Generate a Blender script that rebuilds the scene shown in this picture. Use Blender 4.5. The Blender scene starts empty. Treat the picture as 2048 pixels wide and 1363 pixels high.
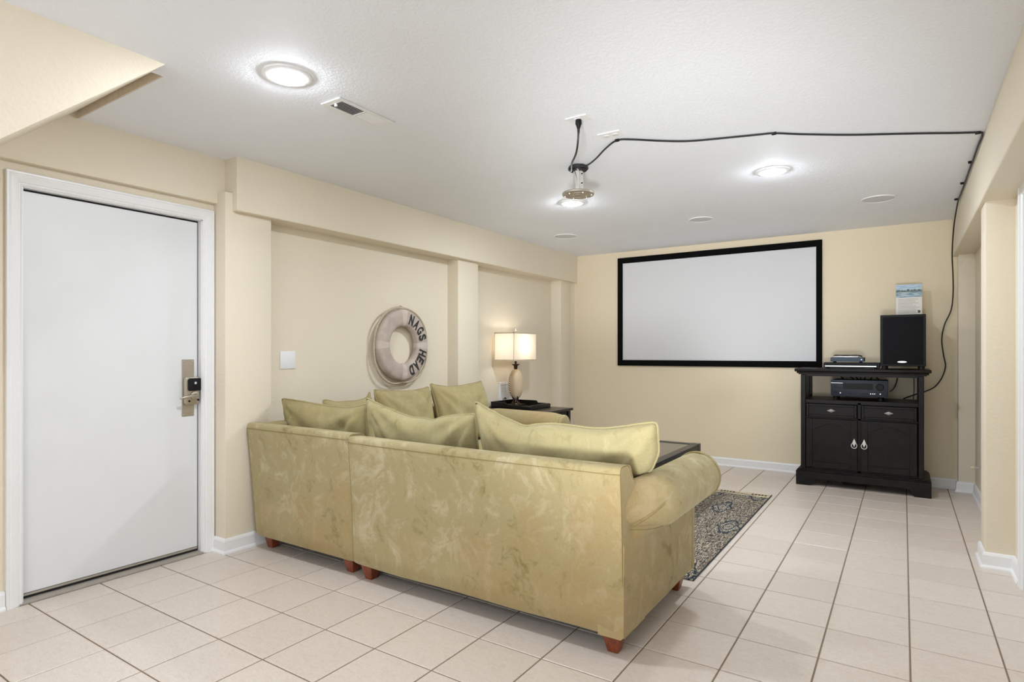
import bpy, bmesh, math, random
from mathutils import Vector, Matrix, noise

random.seed(7)
PI = math.pi
scene = bpy.context.scene
COL = scene.collection

# ------------------------------------------------------------------ camera, world, light, exposure
cam_d = bpy.data.cameras.new('camera')
cam_d.sensor_fit = 'HORIZONTAL'
cam_d.sensor_width = 36.0
cam_d.lens = 1189.0 * 36.0 / 2048.0
cam_d.shift_y = 23.34 / 2048.0
cam_d.clip_start = 0.05
cam = bpy.data.objects.new('camera', cam_d)
COL.objects.link(cam)
cam.location = (3.3604, -1.1228, 1.2195)
cam.rotation_euler = (PI / 2, 0, 0.5824)
scene.camera = cam

scene.cycles.caustics_reflective = False
scene.cycles.caustics_refractive = False
scene.view_settings.view_transform = 'Standard'
scene.view_settings.look = 'None'
scene.view_settings.exposure = 0.10
scene.view_settings.gamma = 1.0
scene.view_settings.use_curve_mapping = False

DOWNLIGHT = 345.0      # radiance of a downlight lens
REAR_FILL_W = 52.0        # added fill light at the invented window behind the camera
SIDE_FILL_W = 0.0  # added side fill, switched off
FLASH_FILL_W = 760.0        # added fill spot behind the camera
LAMP_W = 2.3

world = bpy.data.worlds.new('world')
scene.world = world
world.use_nodes = True
bgn = world.node_tree.nodes['Background']
bgn.inputs[0].default_value = (0.80, 0.88, 1.0, 1)
bgn.inputs[1].default_value = 1.0


def area(name, loc, rot, sx, sy, power, color):
    l = bpy.data.lights.new(name, 'AREA')
    l.shape = 'RECTANGLE'
    l.size, l.size_y = sx, sy
    l.energy = power
    l.color = color
    o = bpy.data.objects.new(name, l)
    COL.objects.link(o)
    o.location = loc
    o.rotation_euler = rot
    return o


# fill light added at the unseen rear window (points to +Y)
area('rear_fill', (2.05, -3.36, 1.25), (PI / 2, 0, 0), 3.4, 1.9, REAR_FILL_W, (0.93, 0.96, 1.0))
# side fill added at the invented opening beside the camera (points to -X)
area('side_fill', (4.06, -1.2, 1.2), (0, PI / 2, 0), 1.7, 2.0, SIDE_FILL_W, (0.93, 0.96, 1.0))
# unseen fill spot added behind the camera, aimed at the far ceiling
fl_d = bpy.data.lights.new('flash_fill', 'SPOT')
fl_d.energy = FLASH_FILL_W
fl_d.color = (0.93, 0.96, 1.0)
fl_d.spot_size = math.radians(42)
fl_d.spot_blend = 1.0
fl_d.shadow_soft_size = 0.30
flash_fill_obj = bpy.data.objects.new('flash_fill', fl_d)
COL.objects.link(flash_fill_obj)
flash_fill_obj.location = (3.3, -1.9, 0.5)
flash_fill_obj.rotation_euler = (Vector((1.9, 4.2, 2.45)) - Vector(flash_fill_obj.location)).to_track_quat('-Z', 'Y').to_euler()


# ------------------------------------------------------------------ materials
def lin(c):
    c = c / 255.0
    return c / 12.92 if c <= 0.04045 else ((c + 0.055) / 1.055) ** 2.4


def rgb(r, g, b):
    return (lin(r), lin(g), lin(b), 1)


class NT:
    def __init__(s, name):
        s.m = bpy.data.materials.new(name)
        s.m.use_nodes = True
        s.t = s.m.node_tree
        s.b = s.t.nodes['Principled BSDF']
        s.out = s.t.nodes['Material Output']

    def n(s, typ, **kw):
        nd = s.t.nodes.new(typ)
        for k, v in kw.items():
            if k.startswith('i_'):
                key = k[2:]
                nd.inputs[int(key) if key.isdigit() else key].default_value = v
            else:
                setattr(nd, k, v)
        return nd

    def l(s, a, b):
        s.t.links.new(a, b)

    def coord(s, kind='Object'):
        return s.n('ShaderNodeTexCoord').outputs[kind]

    def noise(s, vec, scale, detail=4, rough=0.55, dist=0.0):
        nd = s.n('ShaderNodeTexNoise')
        nd.inputs['Scale'].default_value = scale
        nd.inputs['Detail'].default_value = detail
        nd.inputs['Roughness'].default_value = rough
        nd.inputs['Distortion'].default_value = dist
        if vec is not None:
            s.l(vec, nd.inputs['Vector'])
        return nd.outputs['Fac']

    def mapping(s, vec, scale=(1, 1, 1), rot=(0, 0, 0), loc=(0, 0, 0)):
        nd = s.n('ShaderNodeMapping')
        nd.inputs['Scale'].default_value = scale
        nd.inputs['Rotation'].default_value = rot
        nd.inputs['Location'].default_value = loc
        s.l(vec, nd.inputs['Vector'])
        return nd.outputs[0]

    def ramp(s, fac, stops, interp='LINEAR'):
        nd = s.n('ShaderNodeValToRGB')
        cr = nd.color_ramp
        cr.interpolation = interp
        while len(cr.elements) < len(stops):
            cr.elements.new(0.5)
        for e, (p, c) in zip(cr.elements, stops):
            e.position = p
            e.color = c if len(c) == 4 else (*c, 1)
        s.l(fac, nd.inputs[0])
        return nd.outputs[0]

    def math(s, op, a, b=0.0, c=None):
        nd = s.n('ShaderNodeMath', operation=op)
        for i, v in enumerate((a, b) if c is None else (a, b, c)):
            if isinstance(v, (int, float)):
                nd.inputs[i].default_value = v
            else:
                s.l(v, nd.inputs[i])
        return nd.outputs[0]

    def mix(s, fac, a, b, mode='MIX'):
        nd = s.n('ShaderNodeMix', data_type='RGBA', blend_type=mode)
        for i, v in ((0, fac), (6, a), (7, b)):
            if isinstance(v, (int, float)):
                nd.inputs[i].default_value = v
            elif isinstance(v, tuple):
                nd.inputs[i].default_value = v
            else:
                s.l(v, nd.inputs[i])
        return nd.outputs[2]

    def bump(s, height, strength=0.3, dist=0.01):
        nd = s.n('ShaderNodeBump')
        nd.inputs['Strength'].default_value = strength
        nd.inputs['Distance'].default_value = dist
        s.l(height, nd.inputs['Height'])
        s.l(nd.outputs[0], s.b.inputs['Normal'])

    def base(s, c, rough=0.5, metal=0.0, spec=0.5):
        if isinstance(c, tuple):
            s.b.inputs['Base Color'].default_value = c
        else:
            s.l(c, s.b.inputs['Base Color'])
        s.b.inputs['Roughness'].default_value = rough
        s.b.inputs['Metallic'].default_value = metal
        s.b.inputs['Specular IOR Level'].default_value = spec
        return s


def plain(name, c, rough=0.5, metal=0.0, spec=0.5, var=0.06, vs=30.0):
    """plain coloured material with a faint procedural unevenness"""
    k = NT(name)
    v = k.coord()
    f = k.noise(v, vs, 3)
    d = tuple(x * (1 - var) for x in c[:3]) + (1,)
    u = tuple(min(1, x * (1 + var)) for x in c[:3]) + (1,)
    k.base(k.ramp(f, [(0.3, d), (0.7, u)]), rough, metal, spec)
    return k.m


def plaster(name, c, strength=0.35, scale=55.0):
    """knock-down textured paint"""
    k = NT(name)
    v = k.coord()
    f = k.noise(v, 1.3, 3)
    d = tuple(x * 0.97 for x in c[:3]) + (1,)
    k.base(k.ramp(f, [(0.3, d), (0.7, c)]), 0.75, 0, 0.25)
    n1 = k.noise(v, scale, 5, 0.6, 0.6)
    h = k.ramp(n1, [(0.42, (0, 0, 0)), (0.58, (1, 1, 1))])
    k.bump(h, strength, 0.004)
    return k.m


WALL = plaster('wall_paint', rgb(235, 224, 203), 0.22)
WALL_BACK = plaster('wall_paint_back', rgb(236, 222, 194), 0.10)
CEIL = plaster('ceiling_paint', (0.89, 0.915, 0.955, 1), 0.24, 60)
WHITE = plain('white_trim_paint', (0.86, 0.86, 0.86, 1), 0.35, 0, 0.5, 0.01)
DOORW = plain('white_door_paint', (0.78, 0.79, 0.80, 1), 0.4, 0, 0.5, 0.015, 4)
BLACKRUB = plain('black_weatherstrip', (0.012, 0.012, 0.013, 1), 0.7)
NICKEL = plain('satin_nickel', (0.52, 0.47, 0.40, 1), 0.38, 1.0, 0.5, 0.04)
PEWTER = plain('polished_pewter', (0.72, 0.69, 0.64, 1), 0.3, 0.35, 0.6, 0.05)
DUSTCOVER = plain('black_dust_cover', (0.010, 0.010, 0.010, 1), 0.95, 0, 0.1)
CHROME = plain('bright_metal', (0.85, 0.83, 0.80, 1), 0.18, 1.0)
BRUSHED = plain('brushed_steel_plate', (0.50, 0.45, 0.39, 1), 0.42, 0.9, 0.5, 0.04)
BLACKPL = plain('black_plastic', (0.008, 0.008, 0.009, 1), 0.5, 0, 0.2)
BLACKCORD = plain('black_cord', (0.012, 0.012, 0.013, 1), 0.5)
BLUEBLK = plain('blue_black_plastic', (0.017, 0.022, 0.033, 1), 0.45, 0, 0.3)
SLATE = plain('slate_blue_plastic', (0.04, 0.065, 0.095, 1), 0.45, 0, 0.3)
SILVER = plain('silver_plastic', (0.75, 0.76, 0.78, 1), 0.3, 0.3)
VELVET = plain('black_velvet_frame', (0.004, 0.004, 0.004, 1), 0.95, 0, 0.1)
SCREEN = plain('matte_screen_fabric', (0.70, 0.705, 0.715, 1), 0.85, 0, 0.2, 0.01, 2)
THRESH = plain('threshold_metal', (0.42, 0.38, 0.33, 1), 0.5, 0.2)
SPKWHITE = plain('speaker_grille_white', (0.66, 0.665, 0.675, 1), 0.8)
GROUT = plain('grout', rgb(140, 122, 104), 0.9, 0, 0.2, 0.1, 60)
DUCT = plain('dark_duct', (0.10, 0.10, 0.10, 1), 0.8)
GRILLECLOTH = plain('black_grille_cloth', (0.008, 0.008, 0.010, 1), 0.85, 0, 0.2, 0.2, 300)
STAIRGAP = plain('raw_stair_edge', rgb(226, 212, 192), 0.8)
SKYGLASS = None


def mk_glass():
    k = NT('window_glass')
    tr = k.n('ShaderNodeBsdfTransparent')
    gl = k.n('ShaderNodeBsdfGlossy')
    gl.inputs['Roughness'].default_value = 0.02
    mx = k.n('ShaderNodeMixShader')
    mx.inputs[0].default_value = 0.06
    k.l(tr.outputs[0], mx.inputs[1])
    k.l(gl.outputs[0], mx.inputs[2])
    k.l(mx.outputs[0], k.out.inputs[0])
    return k.m


GLASS = mk_glass()


def mk_tile():
    k = NT('ceramic_tile')
    v = k.n('ShaderNodeNewGeometry').outputs['Position']
    r = k.n('ShaderNodeObjectInfo').outputs['Random']
    off = k.n('ShaderNodeCombineXYZ')
    k.l(k.math('MULTIPLY', r, 37.0), off.inputs[2])
    va = k.n('ShaderNodeVectorMath', operation='ADD')
    k.l(v, va.inputs[0])
    k.l(off.outputs[0], va.inputs[1])
    p = va.outputs[0]
    st = k.mapping(p, (1.0, 2.6, 1.0), (0, 0, 0.5))
    f1 = k.noise(st, 16, 6, 0.65, 1.2)
    f2 = k.noise(st, 75, 5, 0.7, 0.5)
    c1 = k.ramp(f1, [(0.28, rgb(208, 194, 181)), (0.5, rgb(219, 207, 196)), (0.75, rgb(226, 216, 207))])
    c2 = k.ramp(f2, [(0.30, rgb(194, 177, 162)), (0.52, rgb(221, 210, 200)), (0.8, rgb(228, 219, 211))])
    c = k.mix(0.45, c1, c2)
    tint = k.ramp(r, [(0.0, (0.955, 0.945, 0.935)), (1.0, (1.02, 1.015, 1.01))])
    c = k.mix(1.0, c, tint, 'MULTIPLY')
    k.base(c, 0.33, 0, 0.42)
    k.bump(f2, 0.06, 0.002)
    return k.m


TILE = mk_tile()


def mk_suede(name, cols, seed, big=1.0, stain=0.5):
    """microsuede: brushed nap in lighter and darker patches"""
    k = NT(name)
    v = k.mapping(k.coord(), (1, 1, 1), (0, 0, 0), (seed, seed * 1.7, seed * 0.3))
    w = k.n('ShaderNodeTexNoise')
    w.inputs['Scale'].default_value = 2.2 * big
    w.inputs['Detail'].default_value = 5
    k.l(v, w.inputs['Vector'])
    va = k.n('ShaderNodeVectorMath', operation='MULTIPLY_ADD')
    k.l(w.outputs['Color'], va.inputs[0])
    va.inputs[1].default_value = (0.55, 0.55, 0.55)
    k.l(v, va.inputs[2])
    wv = va.outputs[0]
    f1 = k.noise(wv, 4.2 * big, 8, 0.64, 0.5)
    f2 = k.noise(wv, 15.0 * big, 6, 0.68, 0.9)
    f3 = k.noise(v, 1.1 * big, 3)
    f4 = k.noise(v, 160, 4, 0.7)
    st = k.noise(k.mapping(wv, (9, 9, 2.2), (0.2, 0.5, 0.1)), 1.0 * big, 4, 0.6, 0.9)
    f = k.math('ADD', k.math('MULTIPLY', f1, 0.50), k.math('ADD', k.math('MULTIPLY', f2, 0.28), k.math('MULTIPLY', st, 0.22)))
    d, m, li, br = cols
    c = k.ramp(f, [(0.385, d), (0.46, m), (0.51, m), (0.605, li)])
    fb = k.math('ADD', k.math('MULTIPLY', f3, 0.62), k.math('MULTIPLY', f1, 0.38))
    fs = k.ramp(fb, [(0.50, (0, 0, 0)), (0.60, (stain, stain, stain))])
    c = k.mix(fs, c, br)
    fine = k.ramp(f4, [(0.3, (0.90, 0.90, 0.89)), (0.7, (1.06, 1.06, 1.06))])
    c = k.mix(0.8, c, fine, 'MULTIPLY')
    k.base(c, 0.9, 0, 0.12)
    try:
        k.b.inputs['Sheen Weight'].default_value = 0.25
        k.b.inputs['Sheen Roughness'].default_value = 0.5
        k.b.inputs['Sheen Tint'].default_value = (0.9, 0.85, 0.65, 1)
    except Exception:
        pass
    k.bump(f2, 0.12, 0.004)
    return k.m


SU_D, SU_M, SU_L, SU_B = rgb(134, 119, 74), rgb(166, 152, 112), rgb(189, 177, 145), rgb(164, 136, 90)
SUEDE = mk_suede('sage_microsuede', (SU_D, SU_M, SU_L, SU_B), 0.0, 1.0, 0.55)
SUEDE_C = mk_suede('sage_microsuede_cushion', (rgb(158, 146, 102), rgb(172, 161, 120), rgb(184, 174, 136), rgb(170, 152, 110)), 3.1, 1.1, 0.3)
SUEDE_W = mk_suede('sage_microsuede_wing_cushion', (rgb(146, 133, 90), rgb(162, 150, 107), rgb(174, 163, 121), rgb(172, 150, 106)), 5.7, 1.1, 0.45)
PIPING = plain('piping_cloth', rgb(158, 146, 104), 0.9, 0, 0.1)
SEAM = plain('seam_thread', rgb(136, 122, 80), 0.9, 0, 0.1)


def mk_wood(name, a, b, rough, scale=(3, 3, 30), spec=0.5):
    k = NT(name)
    v = k.mapping(k.coord(), scale)
    f = k.noise(v, 3.0, 5, 0.6, 0.8)
    k.base(k.ramp(f, [(0.3, a), (0.7, b)]), rough, 0, spec)
    return k.m


LEGW = mk_wood('cherry_leg', rgb(96, 42, 22), rgb(140, 68, 36), 0.38, (30, 30, 4))
ESPRESSO = mk_wood('espresso_wood', (0.005, 0.004, 0.0038, 1), (0.011, 0.0078, 0.0068, 1), 0.42, (4, 4, 4), 0.22)
ESPRESSO_T = mk_wood('espresso_table_wood', (0.007, 0.006, 0.006, 1), (0.013, 0.010, 0.009, 1), 0.28, (4, 4, 4), 0.35)
TABTOP = mk_wood('table_top_gloss', (0.075, 0.064, 0.056, 1), (0.095, 0.082, 0.072, 1), 0.10, (4, 4, 4), 0.8)
BRONZE = plain('dark_bronze', (0.055, 0.038, 0.022, 1), 0.42, 0.8)


def mk_emit(name, c, s):
    k = NT(name)
    e = k.n('ShaderNodeEmission')
    e.inputs[0].default_value = c
    e.inputs[1].default_value = s
    k.l(e.outputs[0], k.out.inputs[0])
    return k.m


LENS = mk_emit('downlight_lens', (0.91, 0.98, 1.07, 1), DOWNLIGHT)
LED = mk_emit('indicator_led', (0.9, 0.97, 1.0, 1), 1.5)


def mk_shade():
    k = NT('linen_lamp_shade')
    v = k.coord()
    f = k.noise(k.mapping(v, (1, 1, 12)), 60, 3)
    c = k.ramp(f, [(0.3, rgb(236, 226, 210)), (0.7, rgb(246, 240, 228))])
    di = k.n('ShaderNodeBsdfDiffuse')
    tl = k.n('ShaderNodeBsdfTranslucent')
    k.l(c, di.inputs[0])
    k.l(c, tl.inputs[0])
    mx = k.n('ShaderNodeMixShader')
    mx.inputs[0].default_value = 0.5
    k.l(di.outputs[0], mx.inputs[1])
    k.l(tl.outputs[0], mx.inputs[2])
    k.l(mx.outputs[0], k.out.inputs[0])
    return k.m


SHADE = mk_shade()
SHADETRIM = plain('shade_trim', rgb(206, 190, 166), 0.8)
CANVAS = None


def mk_canvas():
    k = NT('weathered_canvas')
    v = k.coord()
    f = k.noise(v, 9, 6, 0.6, 0.6)
    c = k.ramp(f, [(0.3, rgb(176, 160, 148)), (0.7, rgb(202, 188, 178))])
    k.base(c, 0.9, 0, 0.15)
    k.bump(k.noise(v, 400, 2), 0.2, 0.002)
    return k.m


CANVAS = mk_canvas()
CANVASB = plain('canvas_band', rgb(206, 192, 180), 0.9, 0, 0.15)
ROPE = plain('jute_rope', rgb(196, 182, 160), 0.95, 0, 0.1, 0.15, 120)
INK = plain('dark_painted_letter', (0.028, 0.030, 0.026, 1), 0.8)


def mk_shell():
    k = NT('carved_shell')
    a = k.n('ShaderNodeAttribute')
    a.attribute_name = 'rib'
    f = k.noise(k.coord(), 12, 3)
    c1 = k.ramp(f, [(0.3, rgb(208, 188, 158)), (0.7, rgb(222, 196, 160))])
    c = k.mix(a.outputs['Fac'], c1, rgb(92, 66, 42))
    k.base(c, 0.45, 0, 0.4)
    return k.m


SHELL = mk_shell()


def mk_rug():
    """woven wool: nested hexagons in cream, brown and navy yarn"""
    k = NT('woven_rug')
    v = k.coord()
    wn = k.n('ShaderNodeTexNoise')
    wn.inputs['Scale'].default_value = 9.0
    wn.inputs['Detail'].default_value = 3
    k.l(v, wn.inputs['Vector'])
    wob = k.n('ShaderNodeVectorMath', operation='MULTIPLY_ADD')
    k.l(wn.outputs['Color'], wob.inputs[0])
    wob.inputs[1].default_value = (0.07, 0.07, 0)
    k.l(v, wob.inputs[2])
    sx = k.n('ShaderNodeSeparateXYZ')
    k.l(wob.outputs[0], sx.inputs[0])
    x, y = sx.outputs[0], sx.outputs[1]
    PX, PY = 0.34, 1.04

    def cell(ox, oy):
        a = k.math('ABSOLUTE', k.math('SUBTRACT', k.math('FRACT', k.math('ADD', k.math('DIVIDE', x, PX), ox)), 0.5))
        b = k.math('ABSOLUTE', k.math('SUBTRACT', k.math('FRACT', k.math('ADD', k.math('DIVIDE', y, PY), oy)), 0.5))
        d1 = k.math('ADD', k.math('MULTIPLY', a, 1.05), k.math('MULTIPLY', b, 0.95))
        d2 = k.math('MULTIPLY', b, 1.35)
        return k.math('MAXIMUM', d1, d2)
    d = k.math('MINIMUM', cell(0.0015, -0.072), cell(0.5015, 0.428))
    navy, cream, brown, grey, dark = rgb(48, 60, 72), rgb(190, 180, 160), rgb(118, 100, 82), rgb(122, 120, 112), rgb(56, 52, 48)
    ring = k.ramp(d, [(0.0, grey), (0.015, dark), (0.03, cream), (0.05, dark), (0.065, cream), (0.085, navy), (0.11, grey), (0.13, cream), (0.15, dark),
                      (0.165, grey), (0.18, brown), (0.195, navy), (0.235, dark), (0.245, cream), (0.26, grey), (0.275, brown)], 'CONSTANT')
    lines = k.ramp(d, [(0.0, (0.72, 0.72, 0.72)), (0.11, (0.40, 0.40, 0.40)), (0.195, (0.64, 0.64, 0.64)), (0.245, (0.40, 0.40, 0.40))], 'CONSTANT')
    # yarn streaks and speckles
    st = k.noise(k.mapping(v, (110, 15, 1)), 1.0, 2, 0.5)
    sp = k.noise(k.mapping(v, (60, 45, 1)), 1.0, 2, 0.6)
    streak = k.ramp(st, [(0.0, dark), (0.40, navy), (0.43, grey), (0.475, cream), (0.55, brown), (0.585, dark), (0.64, grey)], 'CONSTANT')
    thr = k.math('GREATER_THAN', k.math('ADD', lines, k.math('MULTIPLY', k.math('SUBTRACT', sp, 0.5), 1.6)), 0.5)
    c = k.mix(thr, streak, ring)
    k.base(c, 0.95, 0, 0.1)
    k.bump(st, 0.6, 0.006)
    return k.m


RUG = mk_rug()
CREAMYARN = plain('cream_yarn', rgb(206, 190, 162), 0.95, 0, 0.1, 0.12, 120)
DARKYARN = plain('dark_yarn', rgb(62, 56, 50), 0.95, 0, 0.1, 0.12, 120)
NAVYYARN = plain('navy_yarn', rgb(60, 66, 70), 0.95, 0, 0.1, 0.12, 120)


def mk_print():
    """small landscape picture: pale sky, grey-green trees, blue water"""
    k = NT('landscape_print')
    v = k.coord()
    s = k.n('ShaderNodeSeparateXYZ')
    k.l(v, s.inputs[0])
    x, z = s.outputs[0], s.outputs[2]
    n1 = k.noise(v, 60, 5, 0.7)
    n2 = k.noise(k.mapping(v, (1, 1, 5)), 25, 4, 0.6)
    zz = k.math('ADD', z, k.math('MULTIPLY', k.math('SUBTRACT', n1, 0.5), 0.05))
    sky = k.ramp(n2, [(0.35, rgb(150, 186, 214)), (0.65, rgb(214, 226, 234))])
    water = k.ramp(k.noise(k.mapping(v, (1, 1, 14)), 14, 3, 0.6), [(0.38, rgb(96, 130, 150)), (0.5, rgb(160, 190, 206)), (0.62, rgb(222, 224, 214))])
    tree = k.ramp(n1, [(0.35, rgb(62, 78, 82)), (0.65, rgb(132, 148, 146))])
    # heights are object coordinates: print runs 0.19 .. 0.285 above the speaker top
    t1 = k.math('LESS_THAN', zz, 0.238)
    t2 = k.math('LESS_THAN', k.math('ADD', z, k.math('MULTIPLY', k.math('SUBTRACT', n1, 0.5), 0.006)), 0.217)
    c = k.mix(t1, sky, tree)
    c = k.mix(t2, c, water)
    k.base(c, 0.5)
    return k.m


PRINT = mk_print()
PAPER = plain('white_card', rgb(236, 232, 224), 0.6, 0, 0.4, 0.02)
PRINTTXT = plain('grey_print', rgb(168, 164, 156), 0.7)
PRINTGRN = plain('slate_green_print', rgb(70, 92, 92), 0.7)


# ------------------------------------------------------------------ mesh building
class MB:
    def __init__(s):
        s.v, s.f, s.sm = [], [], []

    def add(s, verts, faces, smooth=False):
        o = len(s.v)
        s.v += [tuple(p) for p in verts]
        s.f += [tuple(i + o for i in f) for f in faces]
        s.sm += [smooth] * len(faces)
        return s

    def addbm(s, bm, smooth=False):
        bm.verts.ensure_lookup_table()
        bm.verts.index_update()
        vs = [tuple(v.co) for v in bm.verts]
        fs = [tuple(v.index for v in f.verts) for f in bm.faces]
        bm.free()
        return s.add(vs, fs, smooth)

    def box(s, x0, x1, y0, y1, z0, z1, bev=0.0, seg=1):
        vs = [(x0, y0, z0), (x1, y0, z0), (x1, y1, z0), (x0, y1, z0), (x0, y0, z1), (x1, y0, z1), (x1, y1, z1), (x0, y1, z1)]
        fs = [(0, 3, 2, 1), (4, 5, 6, 7), (0, 1, 5, 4), (1, 2, 6, 5), (2, 3, 7, 6), (3, 0, 4, 7)]
        if bev <= 0:
            return s.add(vs, fs)
        bm = bmesh.new()
        bv = [bm.verts.new(p) for p in vs]
        for f in fs:
            bm.faces.new([bv[i] for i in f])
        bmesh.ops.bevel(bm, geom=bm.edges[:], offset=bev, segments=seg, profile=0.5, affect='EDGES')
        return s.addbm(bm, seg > 1)

    def prism(s, pts, axis, a0, a1, smooth=False, bev=0.0, seg=2):
        """pts: 2D polygon. axis 'x': pts=(y,z); 'y': pts=(x,z); 'z': pts=(x,y)"""
        def P(p, a):
            return {'x': (a, p[0], p[1]), 'y': (p[0], a, p[1]), 'z': (p[0], p[1], a)}[axis]
        n = len(pts)
        bm = bmesh.new()
        A = [bm.verts.new(P(p, a0)) for p in pts]
        B = [bm.verts.new(P(p, a1)) for p in pts]
        bm.faces.new(A)
        bm.faces.new(B[::-1])
        for i in range(n):
            j = (i + 1) % n
            bm.faces.new([A[j], A[i], B[i], B[j]])
        bmesh.ops.recalc_face_normals(bm, faces=bm.faces[:])
        if bev > 0:
            bmesh.ops.bevel(bm, geom=bm.edges[:], offset=bev, segments=seg, profile=0.5, affect='EDGES')
        return s.addbm(bm, smooth or bev > 0)

    def tube(s, pts, r, n=8, closed=False, caps=True):
        pts = [Vector(p) for p in pts]
        m = len(pts)
        rs = r if isinstance(r, (list, tuple)) else [r] * m
        tang = []
        for i in range(m):
            if closed:
                t = pts[(i + 1) % m] - pts[i - 1]
            else:
                t = pts[min(i + 1, m - 1)] - pts[max(i - 1, 0)]
            tang.append(t.normalized() if t.length > 1e-9 else Vector((0, 0, 1)))
        ref = Vector((0, 0, 1)) if abs(tang[0].z) < 0.9 else Vector((1, 0, 0))
        u = (ref - tang[0] * ref.dot(tang[0])).normalized()
        vs = []
        for i in range(m):
            u = (u - tang[i] * u.dot(tang[i]))
            u = u.normalized() if u.length > 1e-6 else tang[i].orthogonal().normalized()
            w = tang[i].cross(u)
            for k in range(n):
                a = 2 * PI * k / n
                vs.append(pts[i] + (u * math.cos(a) + w * math.sin(a)) * rs[i])
        fs = []
        for i in range(m if closed else m - 1):
            j = (i + 1) % m
            for k in range(n):
                l = (k + 1) % n
                fs.append((i * n + k, i * n + l, j * n + l, j * n + k))
        if caps and not closed:
            fs.append(tuple(range(n))[::-1])
            fs.append(tuple((m - 1) * n + k for k in range(n)))
        return s.add(vs, fs, True)

    def lathe(s, prof, c=(0, 0, 0), n=24, axis='z', cap=True):
        """prof: list of (radius, height)"""
        vs, fs = [], []
        for r, h in prof:
            for k in range(n):
                a = 2 * PI * k / n
                p = (r * math.cos(a), r * math.sin(a), h)
                if axis == 'x':
                    p = (h, p[0], p[1])
                elif axis == 'y':
                    p = (p[0], h, p[1])
                vs.append((p[0] + c[0], p[1] + c[1], p[2] + c[2]))
        for i in range(len(prof) - 1):
            for k in range(n):
                l = (k + 1) % n
                fs.append((i * n + k, i * n + l, (i + 1) * n + l, (i + 1) * n + k))
        if cap:
            fs.append(tuple(range(n))[::-1])
            fs.append(tuple((len(prof) - 1) * n + k for k in range(n)))
        return s.add(vs, fs, True)

    def grid(s, P, smooth=True, closed_u=False):
        """P[i][j] points"""
        nu, nv = len(P), len(P[0])
        vs = [p for row in P for p in row]
        fs = []
        for i in range(nu if closed_u else nu - 1):
            a = (i + 1) % nu
            for j in range(nv - 1):
                fs.append((i * nv + j, a * nv + j, a * nv + j + 1, i * nv + j + 1))
        return s.add(vs, fs, smooth)


WORLD = {}


def build(name, mb, mat, parent=None, fixn=True, sharp=35):
    """links ONE mesh object; mb is in world coordinates"""
    off = WORLD.get(parent.name, Vector()) if parent is not None else Vector()
    me = bpy.data.meshes.new(name)
    me.from_pydata([tuple(Vector(p) - off) for p in mb.v], [], mb.f)
    me.polygons.foreach_set('use_smooth', mb.sm)
    if fixn:
        bm = bmesh.new()
        bm.from_mesh(me)
        bmesh.ops.recalc_face_normals(bm, faces=bm.faces[:])
        bm.to_mesh(me)
        bm.free()
    me.update()
    if any(mb.sm):
        me.set_sharp_from_angle(angle=math.radians(sharp))
    me.materials.append(mat)
    o = bpy.data.objects.new(name, me)
    COL.objects.link(o)
    if parent is not None:
        o.parent = parent
    WORLD[o.name] = off.copy()
    return o


def rebase(o, loc):
    """move the origin of a top-level mesh to loc without moving it"""
    loc = Vector(loc)
    for v in o.data.vertices:
        v.co -= loc
    o.location = loc
    WORLD[o.name] = loc
    return o


def tag(o, label, cat, group=None):
    o['label'] = label
    o['category'] = cat
    if group:
        o['group'] = group
    return o


def thing(name, label, cat, loc, group=None):
    o = bpy.data.objects.new(name, None)
    COL.objects.link(o)
    o.location = loc
    o.empty_display_size = 0.1
    WORLD[o.name] = Vector(loc)
    return tag(o, label, cat, group)


def solo(name, mb, mat, loc, label, cat, group=None, **kw):
    o = build(name, mb, mat, None, **kw)
    rebase(o, loc)
    return tag(o, label, cat, group)


def struct(name, mb, mat, parent=None, label=None, **kw):
    o = build(name, mb, mat, parent, **kw)
    if parent is None:
        o['kind'] = 'structure'
    if label:
        o['label'] = label
    return o


def catmull(pts, k=8, closed=False):
    pts = [Vector(p) for p in pts]
    n = len(pts)
    out = []
    for i in range(n if closed else n - 1):
        if closed:
            p0, p1, p2, p3 = pts[i - 1], pts[i], pts[(i + 1) % n], pts[(i + 2) % n]
        else:
            p0, p1, p2, p3 = pts[max(i - 1, 0)], pts[i], pts[i + 1], pts[min(i + 2, n - 1)]
        for j in range(k):
            t = j / k
            out.append(0.5 * ((2 * p1) + (p2 - p0) * t + (2 * p0 - 5 * p1 + 4 * p2 - p3) * t * t + (3 * p1 - p0 - 3 * p2 + p3) * t ** 3))
    if not closed:
        out.append(pts[-1])
    return out


def interp(tab, x):
    if x <= tab[0][0]:
        return tab[0][1]
    for (a, b), (c, d) in zip(tab, tab[1:]):
        if x <= c:
            t = (x - a) / (c - a)
            t = t * t * (3 - 2 * t) * 0.5 + t * 0.5
            return b + (d - b) * t
    return tab[-1][1]


# ------------------------------------------------------------------ the room
YB = 5.505      # back wall
ZC = 2.415      # ceiling
XR = 3.88       # right wall
XL = -0.205     # left wall
YREAR = -3.2    # wall behind the camera
T = 0.3075      # tile pitch

# floor: grout bed with single tiles
fl = struct('floor', MB().box(-0.6, 4.2, YREAR - 0.2, YB + 0.2, -0.12, -0.0035), GROUT)
f_, yaw_, hy_ = 1189.0, 0.5824, 704.84
cs, sn = math.cos(yaw_), math.sin(yaw_)


def inframe(x, y):
    dx, dy = x - cam.location.x, y - cam.location.y
    zc = -sn * dx + cs * dy
    if zc < 0.2:
        return False
    u = 1024 + f_ * (cs * dx + sn * dy) / zc
    v = hy_ + f_ * cam.location.z / zc
    return -40 < u < 2090 and v < 1400


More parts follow.
